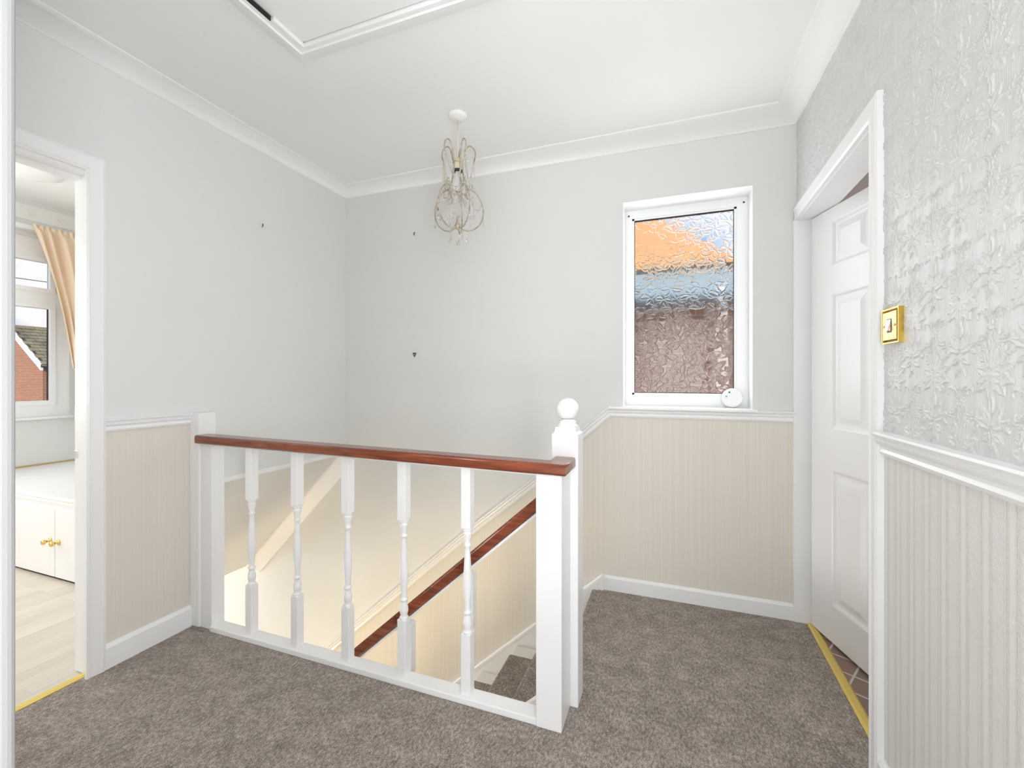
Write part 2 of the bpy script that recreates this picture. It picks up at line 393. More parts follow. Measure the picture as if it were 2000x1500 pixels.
# ---- right wall: embossed damask above the dado, embossed stripe below
bm = N()
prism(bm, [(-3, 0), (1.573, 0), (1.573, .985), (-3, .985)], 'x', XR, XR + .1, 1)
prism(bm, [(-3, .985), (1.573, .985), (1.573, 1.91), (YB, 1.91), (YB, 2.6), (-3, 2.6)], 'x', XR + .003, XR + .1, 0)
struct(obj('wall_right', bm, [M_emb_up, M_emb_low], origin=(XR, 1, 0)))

# relief of the damask: height field of one repeat, tiled
TW, TH = .19, .294
RES = .00185
def smooth(e0, e1, x):
    t = np.clip((x - e0) / (e1 - e0), 0, 1); return t * t * (3 - 2 * t)
def leaf_h(X, Y, bx, by, ang, L, W, jag=0.0, rim=.0022, ph=0.0):
    """raised leaf / petal with a crisp rim; X,Y in metres"""
    dx, dy = X - bx, Y - by
    u = (dx * math.cos(ang) + dy * math.sin(ang)) / L; v = (-dx * math.sin(ang) + dy * math.cos(ang))
    uu = np.clip(u, 0, 1); w = W * np.sin(PI * uu ** .75) ** .8
    if jag: w = w * (1 + jag * np.sin(uu * 17 + ph))
    d = w - np.abs(v); ins = (u > 0) & (u < 1)
    h = smooth(0, rim, d) * .75 + smooth(0, rim * .5, d) * smooth(rim * 2.4, rim, d) * .45
    h = h - .35 * np.exp(-(v / (.0011)) ** 2) * smooth(.1, .3, u)
    return np.where(ins & (d > 0), np.maximum(h, 0), 0)
def arc_h(X, Y, cx, cy, r, a0, a1, w):
    dx, dy = X - cx, Y - cy; rr = np.hypot(dx, dy); a = np.arctan2(dy, dx)
    a = np.where(a < a0, a + 2 * PI, a); ins = (a <= a1)
    d = w - np.abs(rr - r)
    return np.where(ins & (d > 0), smooth(0, w * .8, d) * .9, 0)
def motif(X, Y):
    """centred on (0,0); flower above, scrolls below"""
    H = np.zeros_like(X)
    def add(h):
        nonlocal H; H = np.maximum(H, h)
    for a, L, W in ((-95, .040, .010), (-140, .042, .009), (-50, .040, .011), (-15, .044, .011), (20, .046, .010), (165, .036, .008), (200, .038, .007)):
        add(leaf_h(X, Y, 0, .012, math.radians(a), L, W, .16, ph=a))
    for bx, by, a, L, W in ((0, .018, 75, .050, .008), (.004, .02, 52, .045, .007), (-.004, .02, 110, .036, .006), (.002, .045, 100, .030, .006), (-.014, .03, 140, .024, .005),
                            (.02, .035, 60, .022, .004), (-.022, .036, 95, .018, .004), (.006, .06, 60, .022, .005)):
        add(leaf_h(X, Y, bx, by, math.radians(a), L, W, .12, ph=a))
    for bx, by, a, L, W in ((.030, .040, 30, .020, .004), (-.034, .044, 150, .018, .004), (.036, .055, 80, .018, .004), (-.030, .058, 70, .016, .0035), (.0, .075, 90, .022, .006), (.045, -.068, 40, .022, .005), (-.045, -.068, 140, .022, .005), (.050, -.085, -30, .018, .004), (-.050, -.085, 210, .018, .004)):
        add(leaf_h(X, Y, bx, by, math.radians(a), L, W, .14, ph=a))
    # stem and acanthus
    for s in (1, -1):
        add(leaf_h(X, Y, 0, -.062, math.radians(90 - s * 38), .036, .007, .1))
        add(leaf_h(X, Y, s * .002, -.066, math.radians(90 - s * 68), .040, .007, .14))
        add(leaf_h(X, Y, s * .002, -.074, math.radians(90 - s * 118), .026, .006, .1))
        add(leaf_h(X, Y, s * .001, -.085, math.radians(-90 + s * 30), .026, .004, .0))
        cx, cy = s * .046, -.030
        a0, a1 = (math.radians(-110), math.radians(70)) if s > 0 else (math.radians(110), math.radians(290))
        add(arc_h(X, Y, cx, cy, .021, a0, a1, .0022)); add(arc_h(X, Y, cx, cy, .0265, a0, a1 if s < 0 else a1, .0013))
        add(arc_h(X, Y, cx + s * .0, cy + .014, .007, 0 if s > 0 else 0, PI * 1.2, .002))
        for k in range(9):
            t = a0 + (a1 - a0) * (k + .5) / 9; px, py = cx + .0165 * math.cos(t), cy + .0165 * math.sin(t)
            d = .0026 - np.hypot(X - px, Y - py); add(np.where(d > 0, smooth(0, .002, d) * .9, 0))
    add(leaf_h(X, Y, 0, -.045, PI / 2, .032, .006)); add(leaf_h(X, Y, 0, -.098, PI / 2, .04, .0045))
    for k in range(6):
        d = .0024 - np.hypot(X - .006 * math.cos(k * PI / 3), Y - .012 - .006 * math.sin(k * PI / 3)); add(np.where(d > 0, smooth(0, .002, d), 0))
    return H
def damask(y0, y1, z0, z1, name):
    ny, nz = int((y1 - y0) / RES) + 1, int((z1 - z0) / RES) + 1
    yy = np.linspace(y0, y1, ny); zz = np.linspace(z0, z1, nz); Y, Z = np.meshgrid(yy, zz)
    u = -(Y - 1.069)           # seen from the room, -Y runs to the right
    v = Z - 1.445
    H = np.zeros_like(Y)
    for ox, oy in ((0, 0), (.5 * TW, .5 * TH)):
        a = (u - ox + TW / 2) % TW - TW / 2; b = (v - oy + TH / 2) % TH - TH / 2
        for sx in (0, TW, -TW):
            for sy in (0, TH, -TH):
                H = np.maximum(H, motif((a + sx) / 1.36, (b + sy) / 1.30)) if (sx == 0 or sy == 0) else H
    P = np.stack([XR - H * .0027, Y, Z], -1)
    return grid_mesh(name, P, M_emb_up)
EMB = [damask(.62, 1.515, .984, ZC, 'wall_right_relief'), damask(1.515, YB, 1.95, ZC, 'wall_right_relief')]
for e in EMB: struct(e)
bm = N(); box(bm, XR, XR + .01, -3, .62, .985, 2.6); struct(obj('wall_right_rear', bm, M_emb_up))

# ---- floors
bm = N()
prism(bm, [(XL, -3), (XR, -3), (XR, 1.573), (.606, 1.573), (.606, YB), (XN + .02, YB), (XN + .02, 1.455), (XL, 1.455)], 'z', -.22, 0, 0)
struct(obj('floor', bm, M_carpet, origin=(0, 0, -.2)))
bm = N(); box(bm, -4.7, XL - .03, -1.6, 1.465, -.22, -.004); struct(obj('floor_bedroom', bm, M_lam, origin=(-3, 0, 0)))
bm = N(); box(bm, XL - .03, XL, .25, 1.03, -.01, 0.0); struct(obj('floor_doorway', bm, M_carpet))
bm = N(); box(bm, .606, 2.2, .9, YB, -.22, -.003); struct(obj('floor_bathroom', bm, M_tilef, origin=(1, 2, 0)))
bm = N(); box(bm, -5.5, 2.2, -1, YB, GF - .1, GF); struct(obj('floor_hall', bm, M_lam, origin=(-1, 1, GF)))  # unseen floor made pale to bounce light up to the soffit
bm = N(); box(bm, -5.7, -5.5, -1, YB, GF, -.2); box(bm, -5.5, 2.2, -1.2, -1, GF, -.22); box(bm, 2.2, 2.4, -1, YB, GF, 2.6)
struct(obj('wall_hall', bm, M_wall_warm))
bm = N(); box(bm, -5.5, XN + .02, -1, 1.48, -.26, -.22); box(bm, XN + .02, 2.2, -1, YB, -.26, -.22); struct(obj('ceiling_hall', bm, M_ceil))

# ---- ceiling with loft hatch opening
HX0, HX1, HY0, HY1 = -1.345, -.56, .58, 1.298
bm = N()
box(bm, XL, HX0 - .0, -3, YB, ZC, ZC + .12); box(bm, HX1, XR + .1, -3, YB, ZC, ZC + .12)
box(bm, HX0, HX1, -3, HY0, ZC, ZC + .12); box(bm, HX0, HX1, HY1, YB, ZC, ZC + .12)
struct(obj('ceiling', bm, M_ceil, origin=(0, 0, ZC)))
bm = N(); box(bm, -5, XL, -1.6, YB, 2.54, 2.66); struct(obj('ceiling_bedroom', bm, M_ceil, origin=(-3, 0, 2.54)))
bm = N(); box(bm, XR + .1, 2.2, .9, YB, 2.3, 2.42); struct(obj('ceiling_bathroom', bm, M_ceil, origin=(1, 1, 2.3)))

# ---- loft hatch
h = thing('loft_hatch', 'white flush loft hatch panel in a moulded frame on the landing ceiling', 'loft hatch', ((HX0 + HX1) / 2, (HY0 + HY1) / 2, ZC - .03))
bm = N()
fr = [(0, 0), (-.078, 0), (-.078, -.006), (-.05, -.012), (-.046, -.022), (-.020, -.028), (-.016, -.022), (0, -.022)]
sweep(bm, [(HX0, HY0, ZC), (HX0, HY1, ZC), (HX1, HY1, ZC), (HX1, HY0, ZC), (HX0, HY0, ZC)], (0, 0, 1), [(-a, b) for a, b in fr])
obj('hatch_frame', bm, M_gloss, h)
bm = N(); box(bm, HX0 + .004, HX1 - .004, HY0 + .004, HY1 - .004, ZC - .006, ZC + .012, bev=.002); obj('hatch_panel', bm, M_gloss, h)
bm = N(); box(bm, HX0, HX0 + .016, 1.162, HY1, ZC - .024, ZC - .007, bev=.003); obj('stop_bead', bm, M_gloss, h)
bm = N(); box(bm, HX0 - .001, HX0 + .0035, HY0, 1.160, ZC - .0225, ZC - .0065); obj('gap_shade_strip', bm, M_black, h)  # black strip painted in for the shade inside the gap
h.children[-1]['label'] = 'black strip standing for the shade in the gap beside the panel'

# ---- coving round the landing
prof = [(0.0, 0.0), (0.0, 1.0), (.095, 1.0), (.095, .93), (.088, .90)] + [(.088 - .078 * math.sin(t), .90 - .82 * (1 - math.cos(t))) for t in [PI / 2 * k / 8 for k in range(1, 9)]] + [(.010, .04), (.006, 0.0)]
bm = N()
path = [(XL, .25, 2.395), (XL, YB, 2.398), (XR, YB, 2.374), (XR, 1.6, 2.338), (XR, .25, 2.30)]
P = [Vector((p[0], p[1], 0)) for p in path]; rings = []
for i, p in enumerate(P):
    s = []
    if i: s.append((P[i] - P[i - 1]).normalized())
    if i < len(P) - 1: s.append((P[i + 1] - P[i]).normalized())
    s = [Vector((t.y, -t.x, 0)) for t in s]; q = sum(s, Vector()).normalized(); q = q / q.dot(s[0])
    zb = path[i][2]
    rings.append([bm.verts.new(p + q * a + Vector((0, 0, zb + (ZC - zb) * b))) for a, b in prof])
for u, v in zip(rings, rings[1:]):
    for k in range(len(prof)):
        f = bm.faces.new([u[k], u[(k + 1) % len(prof)], v[(k + 1) % len(prof)], v[k]]); f.smooth = 5 <= k <= 11
bm.faces.new(rings[0]); bm.faces.new(rings[-1][::-1])
struct(obj('trim_coving', bm, M_cove, origin=(-.5, YB, ZC)))

# ---- dado rails
DP = [(-.024, 0), (-.024, .008), (-.016, .012), (-.010, .009), (-.004, .009), (.002, .017), (.010, .019), (.013, .014), (.017, .022), (.023, .024), (.026, .020), (.026, 0)]
bm = N(); sweep(bm, [(x, YB, z) for x, z in [(XR, .972)] + DAD[:-1]][::-1], (0, -1, 0), DP)
struct(obj('trim_dado_back', bm, M_gloss, origin=(0, YB, .97)))
bm = N(); sweep(bm, [(XL, 1.07, .969), (XL, 1.40, .969)], (1, 0, 0), DP); struct(obj('trim_dado_left', bm, M_gloss))
DPr = [(-.040, 0), (-.040, .008), (-.030, .014), (-.022, .010), (-.014, .010), (-.008, .019), (.000, .023), (.004, .017), (.008, .017), (.012, .026), (.018, .029), (.023, .024), (.025, 0)]
bm = N(); sweep(bm, [(XR, 1.513, .985), (XR, -3, .985)], (-1, 0, 0), DPr); struct(obj('trim_dado_right', bm, M_gloss, origin=(XR, 1, .98)))

# ---- skirting boards
SK = [(0, 0), (0, .016), (.066, .016), (.073, .011), (.077, .004), (.077, 0)]
bm = N(); sweep(bm, [(-.36, YB, 0), (XR, YB, 0)], (0, -1, 0), SK)
struct(obj('baseboard_back', bm, M_gloss))
bm = N(); sweep(bm, [(XL, 1.07, 0), (XL, 1.40, 0)], (1, 0, 0), [(a * 1.25, b) for a, b in SK]); struct(obj('baseboard_left', bm, M_gloss))
bm = N(); sweep(bm, [(XR, 1.513, 0), (XR, -3, 0)], (-1, 0, 0), [(a * 1.2, b) for a, b in SK]); struct(obj('baseboard_right', bm, M_gloss, origin=(XR, 0, 0)))

# ---- left doorway: architrave and lining
bm = N()
AP = [(0, 0), (0, .014), (.008, .018), (.012, .014), (.050, .020), (.060, .016), (.060, 0)]
sweep(bm, [(XL, 1.01, 0), (XL, 1.01, 1.96), (XL, .25, 1.96), (XL, .25, 0)], (1, 0, 0), [(-a, b) for a, b in AP])
struct(obj('trim_architrave_bedroom', bm, M_gloss, origin=(XL, .6, 0)))
bm = N()
box(bm, XL - .1, XL, 1.028, 1.038, 0, 1.96); box(bm, XL - .1, XL, .248, .256, 0, 1.96); box(bm, XL - .1, XL, .25, 1.036, 1.952, 1.962); box(bm, XL - .1, XL - .06, .256, 1.028, 1.940, 1.952)
struct(obj('trim_lining_bedroom', bm, M_gloss, origin=(XL, .6, 0)))
bm = N(); box(bm, XL - .100, XL - .078, 1.0255, 1.029, .842, .872, bev=.001)
tag(obj('strike_plate', bm, M_chrome), 'small silver strike plate on the bedroom door jamb', 'strike plate')
# foreground door frame the photo is taken from
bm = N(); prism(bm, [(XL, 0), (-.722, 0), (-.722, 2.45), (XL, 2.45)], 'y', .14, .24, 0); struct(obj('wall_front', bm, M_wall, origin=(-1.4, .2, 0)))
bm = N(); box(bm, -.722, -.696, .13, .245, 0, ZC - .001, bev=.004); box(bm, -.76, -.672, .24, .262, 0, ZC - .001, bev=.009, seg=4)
struct(obj('trim_front_jamb', bm, mat('darkened_jamb_paint', (.34, .34, .338, 1), .6)))  # jamb colour darkened to hold back the strong light falling on it

# ---- right doorway: architrave, lining, door leaf
bm = N()
sweep(bm, [(XR, YB - .018, 1.91), (XR, 1.573, 1.91), (XR, 1.573, 0)], (-1, 0, 0), [(-a, b) for a, b in AP][::-1] if False else [(a, b) for a, b in AP])
struct(obj('trim_architrave_bathroom', bm, M_gloss, origin=(XR, 2, 0)))
bm = N()
box(bm, XR - .018, .66, YB - .020, YB - .002, 0, 1.91); box(bm, XR, .66, 1.565, 1.575, 0, 1.91); box(bm, XR, .66, 1.573, YB - .01, 1.905, 1.915)
box(bm, .625, .66, 1.575, 1.587, 0, 1.895)
struct(obj('trim_lining_bathroom', bm, M_gloss, origin=(.6, 2, 0)))
dr = sthing('door_1', (.604, 2.405, .008), 'white six panel door standing ajar into the tiled room', 'door')
def door_leaf():
    w, t, hh = .80, .036, 1.893
    panels = [(z0, z1) for z0, z1 in ((.160, .752), (.930, 1.517), (1.640, 1.835))]; cols = [(.138, .355), (.445, .662)]
    b = N()
    xs = sorted({0, w} | {c for p in cols for c in p}); zs = sorted({0, hh} | {c for p in panels for c in p})
    G = {}
    def V(x, y, z):
        k = (round(x, 5), round(y, 5), round(z, 5))
        if k not in G: G[k] = b.verts.new(k)
        return G[k]
    for side, y0, s in ((0, 0, 1), (1, t, -1)):
        for i in range(len(xs) - 1):
            for j in range(len(zs) - 1):
                x0, x1, z0, z1 = xs[i], xs[i + 1], zs[j], zs[j + 1]
                if (x0, x1) in cols and (z0, z1) in panels:
                    lv = [(0, 0), (.006, .002), (.014, .009), (.022, .010), (.030, .009), (.052, .003)]
                    rg = [[V(x0 + d, y0 + s * e, z0 + d), V(x1 - d, y0 + s * e, z0 + d), V(x1 - d, y0 + s * e, z1 - d), V(x0 + d, y0 + s * e, z1 - d)] for d, e in lv]
                    for a, c in zip(rg, rg[1:]):
                        for k in range(4): b.faces.new([a[k], a[(k + 1) % 4], c[(k + 1) % 4], c[k]])
                    b.faces.new(rg[-1])
                else: b.faces.new([V(x0, y0, z0), V(x1, y0, z0), V(x1, y0, z1), V(x0, y0, z1)])
    for i in range(len(xs) - 1):
        for z in (0, hh): b.faces.new([V(xs[i], 0, z), V(xs[i + 1], 0, z), V(xs[i + 1], t, z), V(xs[i], t, z)])
    for j in range(len(zs) - 1):
        for x in (0, w): b.faces.new([V(x, 0, zs[j]), V(x, 0, zs[j + 1]), V(x, t, zs[j + 1]), V(x, t, zs[j])])
    return b
o = obj('door_leaf', door_leaf(), M_gloss, origin=(0, 0, 0)); o.parent = dr; o.location = (0, 0, 0)
# local x runs away from the hinge; face y=0 towards the landing
ang = math.atan2(-.955, .295)
dr.rotation_euler = (0, 0, ang)
# with this turn local +y points to +X side (away from landing)
hb = N(); lathe(hb, [(.026, 0), (.026, .004), (.012, .008), (.009, .03), (.022, .038), (.026, .05), (.02, .062), (.004, .066)], (.735, -.066, .93), 16, axis='y')
ho = obj('door_handle', hb, M_brass, origin=(0, 0, 0)); ho.parent = dr; ho.location = (0, 0, 0)
# flip so handle plate meets the leaf
for v in ho.data.vertices: v.co.y = -(v.co.y + .066)

# threshold strips
bm = N(); sweep(bm, [(.606, 1.575, 0), (.606, YB - .02, 0)], (0, 0, 1), [(.018, 0), (.018, .002), (.010, .006), (-.010, .006), (-.018, .002), (-.018, 0)])
tag(obj('threshold_strip', bm, M_strip), 'gold carpet threshold strip at the foot of the white six panel door', 'threshold strip')
bm = N(); sweep(bm, [(XL - .03, .26, 0), (XL - .03, 1.026, 0)], (0, 0, 1), [(.018, 0), (.018, .002), (.006, .006), (-.006, .006), (-.018, .002), (-.018, 0)])
tag(obj('threshold_strip', bm, M_strip), 'gold threshold strip between grey carpet and pale laminate bedroom floor', 'threshold strip')

# ---- bathroom shell
bm = N(); box(bm, XR + .1, 2.2, .8, .9, -.2, 2.42); box(bm, 2.19, 2.2, .9, YB, 0, 2.3); box(bm, XR + .1, 2.19, YB - .01, YB, 0, 2.3)
struct(obj('wall_bathroom', bm, M_bath))

# ---- window_1: obscured glass window in the back wall
w1 = sthing('window_1', (.05, 2.6, 1.0), 'white framed window with leaf patterned obscured glass above the landing dado', 'window')
bm = N()
WX0, WX1, WZ0, WZ1 = -.259, .3645, 1.0, 2.111
GX0, GX1, GZ0, GZ1 = -.224, .311, 1.065, 2.066
box(bm, WX0, GX0, 2.58, 2.65, WZ0, WZ1); box(bm, GX1, WX1, 2.58, 2.65, WZ0, WZ1)
box(bm, GX0, GX1, 2.58, 2.65, WZ0, GZ0); box(bm, GX0, GX1, 2.58, 2.65, GZ1, WZ1)
def ring_prof(bm, x0, x1, z0, z1, y, prof):
    sweep(bm, [(x0, y, z0), (x0, y, z1), (x1, y, z1), (x1, y, z0), (x0, y, z0)], (0, -1, 0), prof)
obj('window_frame', bm, M_upvc, w1)
bm = N(); 
for a, b_, c, d in ((GX0 - .001, GX0 + .012, GZ0, GZ1), (GX1 - .012, GX1 + .001, GZ0, GZ1)): prism(bm, [(a, c), (b_, c), (b_, d), (a, d)], 'y', 2.586, 2.60)
box(bm, GX0, GX1, 2.586, 2.60, GZ0, GZ0 + .010); box(bm, GX0, GX1, 2.586, 2.60, GZ1 - .010, GZ1)
obj('glazing_bead', bm, M_upvc, w1)
bm = N()
box(bm, GX0 + .010, GX0 + .0145, 2.590, 2.606, GZ0 + .01, GZ1 - .01); box(bm, GX1 - .0145, GX1 - .010, 2.590, 2.606, GZ0 + .01, GZ1 - .01)
box(bm, GX0 + .01, GX1 - .01, 2.590, 2.606, GZ0 + .008, GZ0 + .013); box(bm, GX0 + .01, GX1 - .01, 2.590, 2.606, GZ1 - .0125, GZ1 - .008)
obj('rubber_gasket', bm, M_seal, w1)
bm = N()
for x in (WX0 + .017, WX1 - .02):
    lathe(bm, [(.005, 0), (.005, -.002), (.003, -.003)], (x, 2.58, WZ1 - .028), 12, axis='y')
obj('fixing_screw', bm, M_dark, w1)
# leaf embossed pane
rng = random.Random(3)
px0, px1, pz0, pz1 = GX0 + .010, GX1 - .010, GZ0 + .008, GZ1 - .008
res = .0013
gx, gz = np.meshgrid(np.linspace(px0, px1, int((px1 - px0) / res)), np.linspace(pz0, pz1, int((pz1 - pz0) / res)))
H = np.zeros_like(gx)
def gleaf(bx, bz, a, L, W):
    global H
    x0, x1 = bx - L * 1.1, bx + L * 1.1; z0, z1 = bz - L * 1.1, bz + L * 1.1
    i0, i1 = np.searchsorted(gx[0], [x0, x1]); j0, j1 = np.searchsorted(gz[:, 0], [z0, z1])
    if i1 <= i0 or j1 <= j0: return
    X = gx[j0:j1, i0:i1]; Z = gz[j0:j1, i0:i1]
    dx, dz = X - bx, Z - bz
    u = (dx * math.cos(a) + dz * math.sin(a)) / L; v = (-dx * math.sin(a) + dz * math.cos(a)) + .10 * L * np.sin(u * 3)
    w = W * np.sin(PI * np.clip(u, 0, 1)) ** .8
    d = w - np.abs(v); ins = (u > 0) & (u < 1) & (d > 0)
    h = .6 + 1.0 * np.exp(-((d - .0016) / .0013) ** 2) - .55 * np.exp(-(v / .0016) ** 2) * smooth(.05, .2, u) * smooth(1, .8, u) + .12 * smooth(0, W, d)
    H[j0:j1, i0:i1] = np.where(ins, h, H[j0:j1, i0:i1])
y = pz0 - .03
while y < pz1 + .03:
    x = px0 - .03 + rng.random() * .05
    while x < px1 + .03:
        cx, cz = x + rng.uniform(-.012, .012), y + rng.uniform(-.012, .012); base = rng.random() * 6.28; k = rng.choice([3, 5, 5, 6])
        for q in range(k): gleaf(cx, cz, base + q * (2 * PI / 6.5) + rng.uniform(-.2, .2), rng.uniform(.042, .068), rng.uniform(.011, .017))
        x += .072
    y += .062
K = np.array([1, 2, 1]) / 4.0
for _ in range(2):
    H = sum(K[i] * np.roll(H, i - 1, 0) for i in range(3)); H = sum(K[i] * np.roll(H, i - 1, 1) for i in range(3))
amp = .00095
front = np.stack([gx, 2.5975 - H * amp, gz], -1)
back = np.stack([gx[:, ::-1], np.full_like(gx, 2.6025), gz], -1)

hh_, ww_ = gx.shape
V = np.concatenate([front.reshape(-1, 3), np.array([[px0, 2.6025, pz0], [px1, 2.6025, pz0], [px1, 2.6025, pz1], [px0, 2.6025, pz1]])]) 
i = np.arange(hh_ - 1)[:, None] * ww_ + np.arange(ww_ - 1)[None, :]
F = np.stack([i, i + 1, i + ww_ + 1, i + ww_], -1).reshape(-1, 4); n0 = hh_ * ww_
F = np.concatenate([F, np.array([[n0 + 3, n0 + 2, n0 + 1, n0]])])
org = np.array([(px0 + px1) / 2, 2.6, pz0]); V = (V - org).astype(np.float32)
me = bpy.data.meshes.new('obscured_glass'); me.vertices.add(len(V)); me.vertices.foreach_set('co', V.ravel())
me.loops.add(F.size); me.loops.foreach_set('vertex_index', F.ravel().astype(np.int32)); me.polygons.add(len(F))
me.polygons.foreach_set('loop_start', np.arange(0, F.size, 4, dtype=np.int32)); me.polygons.foreach_set('loop_total', np.full(len(F), 4, dtype=np.int32))
me.update(calc_edges=True); sm = np.ones(len(F), dtype=bool); sm[-1] = False; me.polygons.foreach_set('use_smooth', sm); me.materials.append(M_obsc)
g = bpy.data.objects.new('obscured_glass', me); C.objects.link(g); g.parent = w1; g.location = Vector(org) - w1.location
g['label'] = 'clear pane pressed with a leaf pattern'
# sill board
bm = N(); box(bm, WX0 - .075, WX1 + .02, 2.405, YB + .001, .990, 1.004, bev=.004); box(bm, WX0, WX1, YB, 2.582, .995, 1.004)
obj('window_sill', bm, M_gloss, w1)

# ---- alarm on the sill
a = thing('carbon_monoxide_alarm', 'round white plastic alarm leaning against the obscured window on the sill', 'alarm', (.283, 2.545, 1.004))
bm = N(); lathe(bm, [(.046, .030), (.050, .026), (.0505, .010), (.049, .004), (.044, 0), (.036, -.002)], (0, 0, 0), 40, axis='y')
R = Matrix.Rotation(math.radians(-10), 4, 'X')
def place(bm, rz=-.15): bmesh.ops.transform(bm, matrix=Matrix.Translation((.283, 2.534, 1.0565)) @ Matrix.Rotation(rz, 4, 'Z') @ R, verts=bm.verts); return bm
obj('casing', place(bm), M_plastic, a)
bm = N(); lathe(bm, [(.0040, -.004), (.0040, 0)], (-.012, 0, .028), 12, axis='y'); obj('sounder_hole', place(bm), M_dark, a)
bm = N(); lathe(bm, [(.0052, -.004), (.0055, 0)], (-.026, 0, .006), 12, axis='y'); obj('test_button', place(bm), mat('grey_plastic', (.45, .45, .45, 1)), a)

# ---- light switch
s = thing('light_switch', 'square brass light switch with rope edge and dark rocker beside the door frame', 'light switch', (XR, 1.449, 1.257))
bm = N(); sweep(bm, [(XR, 1.4925, 1.2575), (XR, 1.4925, 1.3405), (XR, 1.4055, 1.3405), (XR, 1.4055, 1.2575), (XR, 1.4925, 1.2575)], (-1, 0, 0), [(0, 0), (0, .009), (.002, .0118), (.005, .0118), (.005, 0)])
obj('rope_edge', bm, M_goldside, s)
bm = N(); box(bm, XR - .0125, XR, 1.4095, 1.4885, 1.2615, 1.3365, bev=.001); obj('face_plate', bm, M_gold, s)
bm = N()
for k in range(26):
    z = 1.262 + k * .0029
    sphere(bm, (XR - .0122, 1.4080, z), .0017, 6, 4)
obj('rope_beads', bm, M_gold, s)
bm = N(); prism(bm, [(XR - .012, 1.284), (XR - .021, 1.286), (XR - .0135, 1.315), (XR - .012, 1.315)], 'y', 1.439, 1.459); r_ = obj('rocker', bm, M_chrome, s); r_['label'] = 'chrome rocker'
bm = N(); box(bm, XR - .0131, XR - .011, 1.4365, 1.4615, 1.281, 1.3175); obj('rocker_surround', bm, M_dark, s)
for yy in (1.419, 1.479):
    bm = N(); lathe(bm, [(.0032, 0), (.0028, -.002), (.0005, -.0024)], (XR - .0125, yy, 1.299), 12, axis='x'); obj('screw', bm, M_brass, s)

# ---- hooks, nails left in the walls
def hook(p, nrm, label, kind):
    bm = N(); n = Vector(nrm); P = Vector(p); side = n.cross(Vector((0, 0, 1)))
    if kind == 0:
        tube(bm, [P + side * -.007 + Vector((0, 0, .013)), P + n * .006 + side * -.005 + Vector((0, 0, .005)), P + n * .008 + side * .002 + Vector((0, 0, -.006)), P + n * .014 + side * .006 + Vector((0, 0, -.008))], .0024, 6)
    elif kind == 1:
        tube(bm, [P + Vector((0, 0, .010)), P + n * .008 + Vector((0, 0, .006)), P + n * .010 + Vector((0, 0, -.004)), P + n * .004 + Vector((0, 0, -.010))], .0028, 6)
    else:
        for a_, b_ in (((-.011, .011), (.011, .011)), ((.011, .011), (0, -.013)), ((0, -.013), (-.011, .011))):
            tube(bm, [P + n * .004 + side * a_[0] + Vector((0, 0, a_[1])), P + n * .004 + side * b_[0] + Vector((0, 0, b_[1]))], .0026, 6)
        tube(bm, [P + side * -.008 + Vector((0, 0, .010)), P + n * .012 + side * -.004 + Vector((0, 0, .007))], .002, 6)
    bm2 = obj('picture_hook', bm, M_dark); tag(bm2, label, 'picture hook')
def on_back(px, py, Y=YB):
    t_ = math.radians(20.3); xr = (px - 1000) / 855; dx, dy = xr * math.cos(t_) - math.sin(t_), xr * math.sin(t_) + math.cos(t_); t = Y / dy
    return (dx * t, Y, 1.16 + t * (738 - py) / 855)
def on_side(px, py, X):
    t_ = math.radians(20.3); xr = (px - 1000) / 855; dx, dy = xr * math.cos(t_) - math.sin(t_), xr * math.sin(t_) + math.cos(t_); t = X / dx
    return (X, dy * t, 1.16 + t * (738 - py) / 855)
hook(on_side(511, 441, XL), (1, 0, 0), 'bent dark nail left in the plain left wall above the balustrade', 0)
hook(on_back(810, 457), (0, -1, 0), 'small dark screw in the back wall beside the hanging chandelier', 1)
hook(on_back(810, 693), (0, -1, 0), 'triangular dark picture hook low on the back wall between corner and window', 2)

# ------------------------------------------------------------------ balustrades
def turned(bm, cx, cy, z0, z1, hb=.0185, lower=.217, upper=.235, n=16):
    """square ended baluster with a turned middle"""
    zb, zt = z0 + lower, z1 - upper
    box(bm, cx - hb, cx + hb, cy - hb, cy + hb, z0, zb, bev=.002, seg=1); box(bm, cx - hb, cx + hb, cy - hb, cy + hb, zt, z1, bev=.002, seg=1)
    L = zt - zb; k = L / .38
    pr = [(.0182, -.001), (.0165, .005), (.0125, .010), (.0135, .016), (.0165, .028), (.0168, .036), (.0148, .048), (.0110, .062), (.0108, .066), (.0150, .069), (.0155, .073), (.0145, .077), (.0105, .080),
          (.0102, .086), (.0125, .115), (.0160, .155), (.0165, .175), (.0150, .210), (.0120, .260), (.0098, .300), (.0094, .312), (.0130, .316), (.0132, .321), (.0105, .325), (.0108, .335), (.0145, .350), (.0165, .362), (.0168, .366), (.0140, .369), (.0170, .373), (.0180, .381)]
    lathe(bm, [(r, h_ * k) for r, h_ in pr], (cx, cy, zb), n)
LB = thing('landing_balustrade', 'white landing balustrade with five turned spindles and mahogany handrail', 'balustrade', (-1.2, 1.43, 0))
# tall newel against the left wall
bm = N(); box(bm, XL, -2.066, 1.40, 1.484, 0, .996, bev=.006); obj('wall_newel', bm, M_gloss, LB)
bm = N(); box(bm, -2.066, -1.992, 1.408, 1.47, 0, .862, bev=.003); obj('half_newel', bm, M_gloss, LB)
bm = N(); box(bm, -.431, -.343, 1.393, 1.523, 0, .846, bev=.003); obj('corner_newel', bm, M_gloss, LB)
